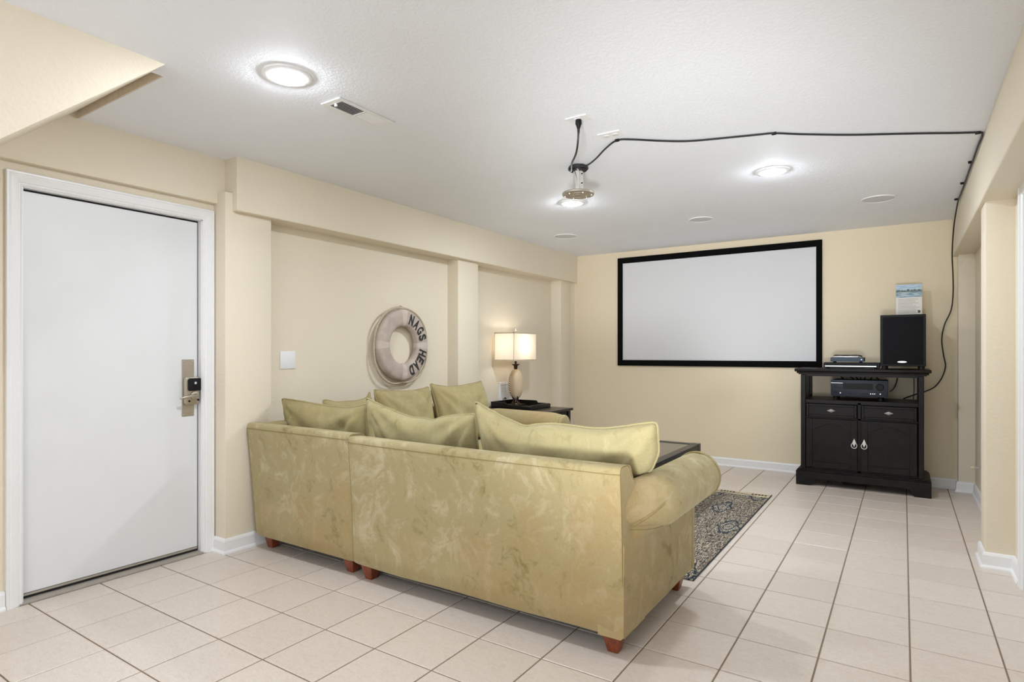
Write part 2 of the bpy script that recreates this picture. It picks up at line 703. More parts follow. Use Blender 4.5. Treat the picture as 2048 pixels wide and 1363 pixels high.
def tile_mb(x0, x1, y0, y1):
    g, b = 0.0032, 0.002
    x0 += g; x1 -= g; y0 += g; y1 -= g
    m = MB()
    vs = [(x0, y0, -0.006), (x1, y0, -0.006), (x1, y1, -0.006), (x0, y1, -0.006),
          (x0, y0, -0.0015), (x1, y0, -0.0015), (x1, y1, -0.0015), (x0, y1, -0.0015),
          (x0 + b, y0 + b, 0), (x1 - b, y0 + b, 0), (x1 - b, y1 - b, 0), (x0 + b, y1 - b, 0)]
    fs = [(8, 9, 10, 11)]
    for a in (0, 4):
        for i in range(4):
            j = (i + 1) % 4
            fs.append((a + i, a + j, a + 4 + j, a + 4 + i))
    return m.add(vs, fs)


rest = MB()
shared = {}
for j in range(-1, 13):
    for k in range(-11, 18):
        x0, x1 = max(j * T, XL + 0.012), min((j + 1) * T, XR)
        y0, y1 = max(k * T, YREAR), min((k + 1) * T, YB)
        if x1 - x0 < 0.01 or y1 - y0 < 0.01:
            continue
        if any(inframe(x, y) for x in (x0, (x0 + x1) / 2, x1) for y in (y0, (y0 + y1) / 2, y1)):
            w, d = round(x1 - x0, 4), round(y1 - y0, 4)
            if (w, d) not in shared:
                o = build('tile', tile_mb(0, x1 - x0, 0, y1 - y0), TILE, fl, fixn=False)
                shared[(w, d)] = o.data
            else:
                o = bpy.data.objects.new('tile', shared[(w, d)])
                COL.objects.link(o)
                o.parent = fl
            o.location = (x0, y0, 0)
        else:
            m = tile_mb(x0, x1, y0, y1)
            rest.add(m.v, m.f)
o = build('tile_field', rest, TILE, fl, fixn=False)
o['kind'] = 'stuff'

# ceiling with the stair opening
struct('ceiling', MB().box(-0.5, 4.2, 0.198, YB + 0.2, ZC, ZC + 0.1).box(0.68, 4.2, YREAR - 0.2, 0.198, ZC, ZC + 0.1), CEIL)
struct('trim_1', MB().box(-0.165, 0.682, 0.1935, 0.1985, ZC + 0.002, ZC + 0.12).box(0.676, 0.6805, -0.4, 0.198, ZC + 0.002, ZC + 0.12), STAIRGAP)

# back wall / rear wall with a window added for fill light
struct('wall_back', MB().box(-0.6, 4.2, YB, YB + 0.15, -0.1, 2.6), WALL_BACK)
wx0, wx1, wz0, wz1 = 0.3, 3.75, 0.25, 2.25
struct('wall_rear', MB().box(-0.6, wx0, YREAR - 0.12, YREAR, -0.1, 2.6).box(wx1, 4.2, YREAR - 0.12, YREAR, -0.1, 2.6)
       .box(wx0, wx1, YREAR - 0.12, YREAR, -0.1, wz0).box(wx0, wx1, YREAR - 0.12, YREAR, wz1, 2.6), WALL)
win = struct('added_window_1', MB().box(wx0, wx0 + .05, YREAR - .1, YREAR - .04, wz0, wz1).box(wx1 - .05, wx1, YREAR - .1, YREAR - .04, wz0, wz1)
             .box(wx0, wx1, YREAR - .1, YREAR - .04, wz0, wz0 + .05).box(wx0, wx1, YREAR - .1, YREAR - .04, wz1 - .05, wz1)
             .box(2.03, 2.07, YREAR - .1, YREAR - .04, wz0, wz1), WHITE)
build('pane', MB().box(wx0 + .05, 2.03, YREAR - .075, YREAR - .069, wz0 + .05, wz1 - .05), GLASS, win)
build('pane', MB().box(2.07, wx1 - .05, YREAR - .075, YREAR - .069, wz0 + .05, wz1 - .05), GLASS, win)

# left wall: door bay, posts and two recesses
DY0, DY1, DZ = -0.035, 0.865, 2.035
wl = MB()
wl.box(-0.45, XL, YREAR - 0.2, DY0, -0.1, 2.6)
wl.box(-0.45, XL, DY1, 1.0, -0.1, 2.6)
wl.box(-0.45, XL, DY0, DY1, DZ, 2.6)
wl.box(-0.45, XL, 0.99, YB + 0.1, -0.1, 2.6)
struct('wall_left', wl, WALL)


def post(name, pts, z1):
    return struct(name, MB().prism(pts, 'z', -0.1, z1, bev=0.004, seg=2), WALL)


post('wall_left_post', [(-0.30, 0.935), (-0.08, 0.935), (-0.08, 1.25), (-0.30, 1.25)], 2.2)
post('wall_left_post', [(-0.30, 3.195), (-0.08, 3.195), (-0.08, 3.505), (-0.30, 3.505)], 2.2)
post('wall_left_post', [(-0.30, 5.15), (-0.068, 5.15), (-0.068, 5.395), (-0.098, 5.41), (-0.098, 5.425), (-0.066, 5.52), (-0.30, 5.52)], 2.2)
struct('wall_left_beam', MB().box(-0.30, -0.03, 0.982, YB + 0.05, 2.087, 2.6, 0.004), WALL)
struct('wall_left_header', MB().box(-0.42, -0.165, YREAR - 0.1, 0.99, 2.136, 2.7, 0.003), WALL)

# right wall: beam, column, corner post, door
wr = MB()
wr.box(XR, XR + 0.3, 2.86, YB + 0.1, -0.1, 2.6)
wr.box(XR, XR + 0.3, 1.96, 2.86, 2.05, 2.6)
Y2A, Y2B, Z2A, Z2B = -2.35, -0.05, 0.25, 2.06  # unseen glazed opening added beside the camera for fill light
wr.box(XR, XR + 0.12, Y2B, 1.96, -0.1, 2.6)
wr.box(XR, XR + 0.12, YREAR - 0.2, Y2A, -0.1, 2.6)
wr.box(XR, XR + 0.12, Y2A, Y2B, -0.1, Z2A)
wr.box(XR, XR + 0.12, Y2A, Y2B, Z2B, 2.6)
struct('wall_right', wr, WALL)
win2 = struct('added_window_2', MB().box(XR + .04, XR + .10, Y2A, Y2A + .05, Z2A, Z2B).box(XR + .04, XR + .10, Y2B - .05, Y2B, Z2A, Z2B)
              .box(XR + .04, XR + .10, Y2A, Y2B, Z2A, Z2A + .05).box(XR + .04, XR + .10, Y2A, Y2B, Z2B - .05, Z2B)
              .box(XR + .04, XR + .10, -1.22, -1.18, Z2A, Z2B), WHITE)
build('pane', MB().box(XR + .068, XR + .074, Y2A + .05, -1.22, Z2A + .05, Z2B - .05), GLASS, win2)
build('pane', MB().box(XR + .068, XR + .074, -1.18, Y2B - .05, Z2A + .05, Z2B - .05), GLASS, win2)
struct('wall_right_beam', MB().box(3.727, XR + 0.1, YREAR - 0.1, YB + 0.05, 2.078, 2.6, 0.004), WALL)
struct('wall_right_column', MB().box(3.748, XR + 0.1, 3.178, 3.40, -0.1, 2.2, 0.006, 2), WALL)
struct('wall_right_post', MB().box(3.762, XR + 0.1, 5.395, YB + 0.05, -0.1, 2.2, 0.005, 2), WALL)

# stair flight under the ceiling, upper left: side panel and sloping underside
SL = 0.872
y1s = 0.60
side = [(0.146, ZC), (-2.3, ZC - SL * 2.446), (-2.3, ZC + 0.02), (0.146, ZC + 0.02)]
st = MB()
st.prism([(0.146, ZC), (-2.3, ZC - SL * 2.446), (-2.3, ZC + 0.3), (0.146, ZC + 0.3)], 'x', 0.69, 0.803)
st.prism([(y1s, ZC + SL * (y1s - 0.146)), (-2.3, ZC - SL * 2.446), (-2.3, ZC + 0.5), (y1s, ZC + 0.5)], 'x', -0.185, 0.675)
st.prism([(0.1465, ZC), (-2.3, ZC - SL * 2.446), (-2.3, ZC + 0.3), (0.1465, ZC + 0.3)], 'x', 0.60, 0.70)
struct('wall_stair', st, WALL)


# baseboards: profile swept along a plan polyline
BB = [(0.0, 0.0), (0.026, 0.0), (0.026, 0.008), (0.021, 0.016), (0.015, 0.019), (0.015, 0.074), (0.010, 0.086), (0.004, 0.090), (0.0, 0.090)]


def baseboard(name, path, side=1, prof=BB, parent=None):
    P = [Vector((x, y)) for x, y in path]
    rows = []
    for i, p in enumerate(P):
        d0 = (P[i] - P[i - 1]).normalized() if i > 0 else None
        d1 = (P[i + 1] - P[i]).normalized() if i < len(P) - 1 else None
        n0 = Vector((-d0.y, d0.x)) * side if d0 else None
        n1 = Vector((-d1.y, d1.x)) * side if d1 else None
        if n0 is None:
            n = n1
        elif n1 is None:
            n = n0
        else:
            b = (n0 + n1)
            n = b / max(0.2, b.dot(n0))
        rows.append([(p.x + n.x * a, p.y + n.y * a, z) for a, z in prof])
    m = MB()
    np_ = len(prof)
    vs = [q for r in rows for q in r]
    fs = []
    for i in range(len(rows) - 1):
        for j in range(np_):
            k = (j + 1) % np_
            fs.append((i * np_ + j, i * np_ + k, (i + 1) * np_ + k, (i + 1) * np_ + j))
    fs.append(tuple(range(np_)))
    fs.append(tuple((len(rows) - 1) * np_ + j for j in range(np_))[::-1])
    m.add(vs, fs)
    return struct(name, m, WHITE)


baseboard('baseboard_left', [(-0.192, 0.935), (-0.08, 0.935), (-0.08, 1.25), (XL, 1.25), (XL, 3.195), (-0.08, 3.195), (-0.08, 3.505),
                             (XL, 3.505), (XL, 5.15), (-0.068, 5.15), (-0.068, YB)], -1)
baseboard('baseboard_left_near', [(XL, YREAR), (XL, -0.092)], -1)
baseboard('baseboard_back', [(-0.04, YB), (3.762, YB)], -1)
baseboard('baseboard_right', [(3.762, YB), (3.762, 5.395), (XR, 5.395), (XR, 3.40), (3.748, 3.40), (3.748, 3.178), (XR, 3.178), (XR, 2.945)], -1)
baseboard('baseboard_right_near', [(XR, 1.87), (XR, YREAR)], -1)
baseboard('baseboard_rear', [(XR, YREAR), (XL, YREAR)], -1)


# ---------------------------------------------------------------- door on the left with moulded casing
def casing_leg(m, xw, ya, yb, z0, z1, sgn, ztop_miter=None):
    """moulded casing board: ya inner edge, yb outer edge (Y), on wall plane xw, facing sgn*X"""
    w = yb - ya
    prof = [(0.0, 0.0), (0.0, 0.008), (0.10, 0.0125), (0.16, 0.0095), (0.20, 0.0095), (0.27, 0.0135), (0.45, 0.016), (0.70, 0.0185), (0.80, 0.0175),
            (0.84, 0.0205), (0.96, 0.0205), (1.0, 0.017), (1.0, 0.0)]
    rowA = [(xw + sgn * d, ya + w * t, z0) for t, d in prof]
    rowB = [(xw + sgn * d, ya + w * t, z1 + abs(w) * t) for t, d in prof]
    n = len(prof)
    vs = rowA + rowB
    fs = [(i, (i + 1) % n, n + (i + 1) % n, n + i) for i in range(n)] + [tuple(range(n)), tuple(range(n, 2 * n))[::-1]]
    m.add(vs, fs)


def casing_head(m, xw, ya, yb, z0, z1, sgn):
    w = z1 - z0
    prof = [(0.0, 0.0), (0.0, 0.008), (0.10, 0.0125), (0.16, 0.0095), (0.20, 0.0095), (0.27, 0.0135), (0.45, 0.016), (0.70, 0.0185), (0.80, 0.0175),
            (0.84, 0.0205), (0.96, 0.0205), (1.0, 0.017), (1.0, 0.0)]
    rowA = [(xw + sgn * d, ya - w * t, z0 + w * t) for t, d in prof]
    rowB = [(xw + sgn * d, yb + w * t, z0 + w * t) for t, d in prof]
    n = len(prof)
    m.add(rowA + rowB, [(i, (i + 1) % n, n + (i + 1) % n, n + i) for i in range(n)] + [tuple(range(n)), tuple(range(n, 2 * n))[::-1]])


CW = 0.067
m = MB(); casing_leg(m, XL, DY0 + .012, DY0 + .012 - CW, 0.0, DZ - .01, 1)
struct('trim_2', m, WHITE, sharp=20)
m = MB(); casing_leg(m, XL, DY1 - .002, DY1 - .002 + CW, 0.0, DZ - .01, 1)
struct('trim_3', m, WHITE, sharp=20)
m = MB(); casing_head(m, XL, DY0 + .012, DY1 - .002, DZ - .01, DZ - .01 + CW, 1)
struct('trim_4', m, WHITE, sharp=20)

XD = -0.232     # face of the door slab
door = struct('door_1', MB().box(XD - .042, XD, DY0 + 0.022, DY1 - 0.018, 0.042, DZ - 0.025, 0.002), DOORW,
              label='plain white flush door')
jb = MB()
jb.box(-0.42, XL + .002, DY0, DY0 + .016, 0, DZ).box(-0.42, XL + .002, DY1 - .010, DY1, 0, DZ).box(-0.42, XL + .002, DY0, DY1, DZ - .014, DZ)
jb.box(-0.42, XD - .046, DY0, DY0 + .03, 0, DZ).box(-0.42, XD - .046, DY1 - .03, DY1, 0, DZ).box(-0.42, XD - .046, DY0, DY1, DZ - .04, DZ)
struct('trim_5', jb, WHITE)
ws = MB()
ws.box(XD - .045, XD - .012, DY0 + .016, DY1 - .010, DZ - .027, DZ - .013)
ws.box(XD - .045, XD - .012, DY1 - .019, DY1 - .009, 0.02, DZ - .013)
ws.box(XD - .045, XD - .006, DY0 + .018, DY1 - .012, 0.014, 0.030)
build('weatherstrip', ws, BLACKRUB, door, ).__setitem__('label', 'black rubber weatherstrip around the slab')
build('door_sweep', MB().box(XD - .035, XD + .003, DY0 + .024, DY1 - .02, 0.030, 0.040), THRESH, door)
th = MB().prism([(-0.42, 0), (-0.192, 0), (-0.192, 0.008), (-0.222, 0.015), (-0.42, 0.016)], 'y', DY0 + .0, DY1 - .0)
struct('trim_6', th, THRESH, label='grey metal threshold')

# lock set
P0 = XD
lp = build('lock_plate', MB().box(P0, P0 + .003, 0.752, 0.826, 0.838, 1.178, 0.002), BRUSHED, door)
lp['label'] = 'tall brushed nickel backing plate'
for (yy, zz) in ((0.760, 1.167), (0.818, 1.167), (0.760, 0.849), (0.818, 0.849)):
    build('screw', MB().lathe([(0.0035, 0), (0.003, 0.002), (0.001, 0.0026)], (P0 + .003, yy, zz), 10, 'x'), CHROME, lp)
lk = build('lock_body', MB().prism([(0.758, 0.92), (0.766, 0.909), (0.838, 0.909), (0.843, 0.92), (0.843, 1.06), (0.838, 1.073), (0.766, 1.073), (0.758, 1.06)],
                                   'x', P0 + .003, P0 + .030, bev=0.004), NICKEL, door)
build('battery_cover', MB().prism([(0.772, 1.0), (0.779, 0.991), (0.846, 0.991), (0.846, 1.066), (0.779, 1.066), (0.772, 1.058)], 'x', P0 + .030, P0 + .046, bev=0.005), BLACKPL, lk)
build('emblem', MB().lathe([(0.0075, 0), (0.006, 0.0015)], (P0 + .046, 0.812, 1.038), 16, 'x'), SILVER, lk)
build('lever_rose', MB().lathe([(0.026, 0), (0.024, 0.006), (0.013, 0.010), (0.012, 0.036)], (P0 + .030, 0.812, 0.962), 20, 'x'), NICKEL, lk)
lev = catmull([(P0 + .060, 0.815, 0.962), (P0 + .064, 0.79, 0.962), (P0 + .062, 0.755, 0.958), (P0 + .058, 0.730, 0.953), (P0 + .052, 0.716, 0.948)], 5)
build('lever_handle', MB().tube(lev, [0.010 - 0.005 * i / (len(lev) - 1) for i in range(len(lev))], 10), NICKEL, lk)
build('thumb_turn', MB().lathe([(0.006, 0), (0.006, .003)], (P0 + .030, 0.782, 0.930), 12, 'x').lathe([(0.006, 0), (0.006, .003)], (P0 + .030, 0.836, 0.935), 12, 'x'), BLACKPL, lk)

# door on the right, seen edge-on
m = MB(); casing_leg(m, XR, 2.868, 2.868 + 0.072, 0.0, 2.03, -1)
struct('trim_7', m, WHITE, sharp=20)
m = MB(); casing_head(m, XR, 1.952, 2.868, 2.03, 2.102, -1)
struct('trim_8', m, WHITE, sharp=20)
m = MB(); casing_leg(m, XR, 1.952, 1.952 - 0.072, 0.0, 2.03, -1)
struct('trim_9', m, WHITE, sharp=20)
struct('door_2', MB().box(XR + .03, XR + .07, 1.97, 2.85, 0.012, 2.04, 0.002).box(XR + .07, XR + .29, 1.955, 2.865, 0, 2.06), DOORW)

# blank plate and doorstop on the walls
sw = thing('wall_plate', 'white square blank wall plate beside the left recess edge', 'wall plate', (XL, 1.463, 1.168))
build('plate', MB().box(XL + .0005, XL + .006, 1.401, 1.525, 1.107, 1.229, 0.003, 2), WHITE, sw)
for zz in (1.138, 1.198):
    build('screw', MB().lathe([(0.003, 0), (0.002, .001)], (XL + .006, 1.463, zz), 8, 'x'), WHITE, sw)
ds = thing('door_stop', 'small cream spring door stop on the right recess wall', 'door stop', (XR, 4.55, 0.37))
sp = [(XR - .004 - 0.075 * i / 60, 4.55 + .007 * math.cos(i * 1.3), 0.37 - 0.02 * i / 60 + .007 * math.sin(i * 1.3)) for i in range(61)]
build('spring', MB().tube(sp, 0.002, 5), CHROME, ds)
build('tip', MB().lathe([(0.009, -.012), (0.010, 0), (0.008, .008)], (XR - .083, 4.55, 0.35), 12, 'x'), CREAMYARN, ds)
build('base', MB().lathe([(0.012, -.004), (0.012, -.0005)], (XR, 4.55, 0.37), 12, 'x'), CHROME, ds)


# ---------------------------------------------------------------- ceiling things
def downlight(x, y, label, r=0.076):
    t = thing('recessed_light', label, 'ceiling light', (x, y, ZC), 'recessed ceiling lights')
    build('trim_ring', MB().lathe([(r + .028, ZC - .0005), (r + .026, ZC - .006), (r + .010, ZC - .010), (r + .001, ZC - .011), (r - .002, ZC - .003), (r - .002, ZC - .0005)],
                                  (x, y, 0), 40, cap=False), WHITE, t)
    n = 7
    build('lens', MB().lathe([(max(0.0008, r * math.cos(a)), ZC - .007 - .017 * math.sin(a)) for a in [i / n * PI / 2 for i in range(n + 1)]], (x, y, 0), 36), LENS, t)
    return t


downlight(1.140, 0.487, 'glowing recessed light near the ceiling vent and stair slope')
downlight(2.640, 3.090, 'glowing recessed light below the long black cable, right of the mount')
downlight(1.155, 3.100, 'glowing recessed light just behind the projector mount disc')
downlight(2.640, -2.1, 'unseen recessed light added in the ceiling behind the camera')  # extra lamp added out of view to brighten the room


def ceiling_speaker(x, y, r, label):
    t = thing('ceiling_speaker', label, 'speaker', (x, y, ZC), 'in-ceiling speakers')
    build('rim', MB().lathe([(r + .008, ZC - .0005), (r + .006, ZC - .006), (r, ZC - .007), (r - .002, ZC - .002)], (x, y, 0), 40, cap=False), WHITE, t)
    build('grille', MB().lathe([(0.001, ZC - .006), (r * .6, ZC - .0055), (r - .001, ZC - .004), (r - .001, ZC - .001)], (x, y, 0), 40), SPKWHITE, t)


ceiling_speaker(1.845, 4.258, .098, 'round grey ceiling speaker above the projection screen middle')
ceiling_speaker(3.198, 4.297, .112, 'round ceiling speaker with pale rim, nearest the right beam')
ceiling_speaker(0.465, 4.272, .112, 'round grey ceiling speaker nearest the left beam')

# supply register
vx0, vx1, vy0, vy1 = 1.025, 1.160, 0.754, 1.118
vt = thing('ceiling_vent', 'white slatted air vent in ceiling beside recessed light', 'vent', ((vx0 + vx1) / 2, (vy0 + vy1) / 2, ZC))
b = 0.024
zf = ZC - .006
fr = MB()
fr.box(vx0, vx0 + b, vy0, vy1, zf, ZC - .0005, .002).box(vx1 - b, vx1, vy0, vy1, zf, ZC - .0005, .002)
fr.box(vx0 + b, vx1 - b, vy0, vy0 + b + .012, zf, ZC - .0005, .002).box(vx0 + b, vx1 - b, vy1 - b - .012, vy1, zf, ZC - .0005, .002)
fr.box(vx0 + b, vx1 - b, (vy0 + vy1) / 2 - .004, (vy0 + vy1) / 2 + .004, zf, ZC - .0005)
build('frame', fr, WHITE, vt)
build('backing', MB().box(vx0 + b, vx1 - b, vy0 + b, vy1 - b, ZC - .0012, ZC - .0006), DUCT, vt)
sl0 = None
ys, ye = vy0 + b + .016, vy1 - b - .016
for i in range(24):
    yc = ys + (ye - ys) * (i + .5) / 24
    if abs(yc - (vy0 + vy1) / 2) < .006:
        continue
    tilt = -.0035 if i < 12 else .0035
    s_ = MB().prism([(yc - .001 + tilt, zf + .0005), (yc + .001 + tilt, zf + .0005), (yc + .001 - tilt, ZC - .0013), (yc - .001 - tilt, ZC - .0013)], 'x', vx0 + b, vx1 - b)
    build('slat', s_, WHITE, vt)
build('damper_lever', MB().box(1.085, 1.098, vy0 + b + .006, vy0 + b + .018, zf - .012, zf, .002), WHITE, vt)

# outlet plates on the ceiling
p1 = thing('ceiling_plate', 'white ceiling outlet plate with black plug hanging from it', 'outlet', (1.975, 1.598, ZC))
build('plate', MB().box(1.914, 2.034, 1.562, 1.634, ZC - .006, ZC - .0005, .002), WHITE, p1)
build('socket', MB().box(1.958, 1.992, 1.58, 1.616, ZC - .008, ZC - .006, .001), WHITE, p1)
p2 = thing('ceiling_plate', 'white duplex outlet plate in ceiling beside the cable bend', 'outlet', (2.022, 1.897, ZC))
build('plate', MB().box(1.957, 2.088, 1.852, 1.941, ZC - .006, ZC - .0005, .002), WHITE, p2)
for xx in (1.995, 2.047):
    build('socket', MB().lathe([(.017, ZC - .009), (.018, ZC - .006)], (xx, 1.897, 0), 20), SPKWHITE, p2)

# projector mount: pole with disc
mx, my = 1.617, 2.296
pm = thing('projector_mount', 'silver pole projector mount with round plate hanging from ceiling', 'projector mount', (mx, my, ZC))
build('pole', MB().lathe([(.033, 2.245), (.033, ZC - .0005)], (mx, my, 0), 32), CHROME, pm)
build('collar', MB().lathe([(.055, ZC - .030), (.057, ZC - .022), (.055, ZC - .0008)], (mx, my, 0), 32), BLACKPL, pm)
dp = build('plate', MB().lathe([(.004, 2.226), (.028, 2.226), (.030, 2.229), (.050, 2.229), (.052, 2.226), (.070, 2.226), (.072, 2.229), (.098, 2.229), (.102, 2.232), (.102, 2.240), (.098, 2.245), (.034, 2.250)],
                               (mx, my, 0), 48), BRUSHED, pm)
for a in range(6):
    aa = a * PI / 3 + .3
    build('bolt', MB().lathe([(.005, 2.2205), (.006, 2.2265)], (mx + .085 * math.cos(aa), my + .085 * math.sin(aa), 0), 8), CHROME, dp)
for zz in (2.26, 2.30, 2.36):
    build('bolt', MB().lathe([(.004, 0), (.004, .005)], (mx + .032, my - .012, zz), 8, 'x'), BLACKPL, pm)

# black cable: plug - pole - ceiling - beam corner - hanging down to the cabinet
cable = thing('cable', 'long black cable running from projector mount along ceiling to cabinet', 'cable', (1.975, 1.598, ZC))
q = [(1.975, 1.598, ZC - .03), (1.972, 1.600, ZC - .10), (1.93, 1.66, ZC - .15), (1.80, 1.86, ZC - .13), (1.66, 2.12, ZC - .08), (1.585, 2.235, ZC - .035)]
wrap = [(mx + .060 * math.cos(a), my + .060 * math.sin(a), ZC - .010 - .006 * i / 9.0) for i, a in enumerate([-2.1 + 0.75 * i for i in range(19)])]
q2 = [(1.70, 2.25, ZC - .022), (1.80, 2.17, ZC - .020), (1.92, 2.05, ZC - .014), (2.02, 1.982, ZC - .007), (2.10, 2.02, ZC - .007), (2.22, 2.12, ZC - .008), (2.359, 2.215, ZC - .008), (2.564, 2.285, ZC - .007),
      (2.70, 2.325, ZC - .007), (2.778, 2.352, ZC - .007), (2.90, 2.45, ZC - .007), (3.116, 2.604, ZC - .007), (3.30, 2.71, ZC - .007), (3.458, 2.802, ZC - .007), (3.60, 2.89, ZC - .007), (3.70, 2.945, ZC - .008),
      (3.719, 2.99, ZC - .009), (3.717, 3.2, ZC - .012), (3.717, 3.42, ZC - .016), (3.718, 3.55, ZC - .010), (3.716, 3.8, ZC - .016), (3.718, 4.1, ZC - .012), (3.716, 4.4, ZC - .018), (3.715, 4.62, ZC - .014),
      (3.712, 4.74, ZC - .05), (3.705, 4.95, 2.25), (3.708, 5.2, 2.07), (3.722, 5.36, 1.92), (3.728, 5.44, 1.75), (3.715, 5.47, 1.60), (3.668, 5.475, 1.47), (3.648, 5.475, 1.34), (3.660, 5.47, 1.20),
      (3.674, 5.46, 1.10), (3.650, 5.465, 1.00), (3.60, 5.474, 0.915), (3.53, 5.480, 0.868), (3.46, 5.480, 0.840), (3.40, 5.455, 0.815), (3.36, 5.42, 0.797)]
line = catmull(q + wrap + q2, 6)
build('cord', MB().tube(line, 0.0052, 8), BLACKCORD, cable)
build('plug', MB().lathe([(.015, ZC - .0085), (.016, ZC - .030), (.012, ZC - .038), (.007, ZC - .055), (.006, ZC - .075)], (1.975, 1.598, 0), 14), BLACKPL, cable)
for i, (x, y, z) in enumerate([(2.026, 1.980, ZC - .006), (2.778, 2.352, ZC - .006), (3.700, 2.946, ZC - .006), (3.7135, 3.55, ZC - .008), (3.709, 4.10, ZC - .008), (3.705, 4.62, ZC - .008)]):
    build('cable_clip', MB().box(x - .016, x + .008, y - .006, y + .006, ZC - .015, ZC - .0006, .002), BLACKPL, cable)


# ---------------------------------------------------------------- projection screen
scr = thing('projection_screen', 'large fixed projection screen with thick black frame on back wall', 'screen', (1.6, YB, 1.70))
sx0, sx1, sz0, sz1 = 0.517, 2.687, 1.068, 2.340
fw = 0.066
yf0, yf1 = YB - .030, YB - .001
for nm, bx in (('frame_rail', (sx0, sx1, sz1 - fw, sz1)), ('frame_rail', (sx0, sx1, sz0, sz0 + fw)), ('frame_rail', (sx0, sx0 + fw * .97, sz0 + fw, sz1 - fw)), ('frame_rail', (sx1 - fw * .8, sx1, sz0 + fw, sz1 - fw))):
    build(nm, MB().box(bx[0], bx[1], yf0, yf1, bx[2], bx[3], .004), VELVET, scr)
build('screen_fabric', MB().box(sx0 + .05, sx1 - .04, yf0 + .010, yf0 + .013, sz0 + .05, sz1 - .05), SCREEN, scr)


# ---------------------------------------------------------------- sectional sofa
def leg(par, x, y, w=0.085, h=0.088, tap=0.020, ins=(0, 0)):
    """square cherry foot tapering downwards"""
    t, b = w / 2, w / 2 - tap
    m = MB()
    vs = [(x - b, y - b, 0.0005), (x + b, y - b, 0.0005), (x + b, y + b, 0.0005), (x - b, y + b, 0.0005),
          (x - t, y - t, h), (x + t, y - t, h), (x + t, y + t, h), (x - t, y + t, h)]
    bm = bmesh.new()
    bv = [bm.verts.new(p) for p in vs]
    for f in [(0, 3, 2, 1), (4, 5, 6, 7), (0, 1, 5, 4), (1, 2, 6, 5), (2, 3, 7, 6), (3, 0, 4, 7)]:
        bm.faces.new([bv[i] for i in f])
    bmesh.ops.bevel(bm, geom=bm.edges[:], offset=.003, segments=1, affect='EDGES')
    m.addbm(bm)
    return build('leg', m, LEGW, par)


def softbox(x0, x1, y0, y1, z0, z1, bulge=0.02, r=0.03, n=10, seed=0):
    """seat cushion: rounded box with a domed top"""
    m = MB()
    bm = bmesh.new()
    bmesh.ops.create_cube(bm, size=1.0)
    bmesh.ops.subdivide_edges(bm, edges=bm.edges[:], cuts=n, use_grid_fill=True)
    cx, cy, cz = (x0 + x1) / 2, (y0 + y1) / 2, (z0 + z1) / 2
    hx, hy, hz = (x1 - x0) / 2, (y1 - y0) / 2, (z1 - z0) / 2
    for v in bm.verts:
        p = Vector((v.co.x * 2 * hx, v.co.y * 2 * hy, v.co.z * 2 * hz))
        qv = Vector((max(-hx + r, min(hx - r, p.x)), max(-hy + r, min(hy - r, p.y)), max(-hz + r, min(hz - r, p.z))))
        d = p - qv
        if d.length > 1e-6:
            p = qv + d.normalized() * r
        w = (1 - (p.x / hx) ** 2) * (1 - (p.y / hy) ** 2)
        if p.z > 0:
            p.z += bulge * w + .004 * noise.noise(p * 6 + Vector((seed, 0, 0)))
        v.co = Vector((cx, cy, cz)) + p
    return m.addbm(bm, True)


def profile_loft(prof_fn, a_list, place):
    """rows of profile points placed by place(a, p)"""
    m = MB()
    rows = [[place(a, p) for p in prof_fn(a)] for a in a_list]
    n = len(rows[0])
    vs = [q for r in rows for q in r]
    fs = []
    for i in range(len(rows) - 1):
        for j in range(n):
            k = (j + 1) % n
            fs.append((i * n + j, i * n + k, (i + 1) * n + k, (i + 1) * n + j))
    fs.append(tuple(range(n)))
    fs.append(tuple((len(rows) - 1) * n + j for j in range(n))[::-1])
    return m.add(vs, fs, True)


def arc(cx, cy, r, a0, a1, n):
    return [(cx + r * math.cos(a0 + (a1 - a0) * i / n), cy + r * math.sin(a0 + (a1 - a0) * i / n)) for i in range(n + 1)]


def back_profile(yo, zt, thick_top, thick_bot, lean=0.035, zb=0.085):
    """cross-section of a sofa back: (depth, z); outside face at depth yo (bottom), leaning outwards to the top"""
    r = 0.022
    to = yo - lean
    pts = [(yo + .012, zb), (yo, zb + .012)]
    for i in range(1, 9):
        t = i / 9
        pts.append((yo - lean * t + .004 * math.sin(PI * t), zb + .012 + (zt - r - zb - .012) * t))
    pts += arc(to + r, zt - r, r, PI, PI / 2, 4)
    pts += arc(to + thick_top - .03, zt - .03 - .004, .03, PI / 2, 0.1, 4)
    pts += [(yo + thick_bot - .06, 0.60), (yo + thick_bot, 0.40), (yo + thick_bot, zb)]
    return pts


# --- loveseat section (back towards the camera)
LX0, LX1 = 0.887, 2.437
LS = thing('sofa_section', 'long sage microsuede sofa section with rolled right arm, back to camera', 'sofa', (1.66, 1.5, 0), 'sectional sofa pieces')
ZT = 0.772
bp = back_profile(1.072, ZT, 0.125, 0.24)
xs = [LX0 + (LX1 - LX0) * i / 40 for i in range(41)]


def ls_place(a, p):
    e = min(abs(a - LX0), abs(a - LX1))
    rnd = 0.008 * max(0, 1 - e / .012)
    y = p[0] + (rnd if p[0] < 1.1 else 0)
    wob = .0025 * noise.noise(Vector((a * 4, p[1] * 4, 1.3)))
    sag = .006 * math.sin(a * 9.0) * 0.4 if p[1] < .1 else 0
    return (a, y + (wob if p[0] < 1.1 else 0), p[1] + sag - (0.004 * math.sin(PI * (a - LX0) / (LX1 - LX0)) if p[1] > .7 else 0))


bk = build('back', profile_loft(lambda a: bp, xs, ls_place), SUEDE, LS, sharp=50)


def back_y(yo, zt, z, lean=.035, zb=.085):
    t = (z - zb - .012) / (zt - .022 - zb - .012)
    return yo - lean * t + .004 * math.sin(PI * max(0, min(1, t)))


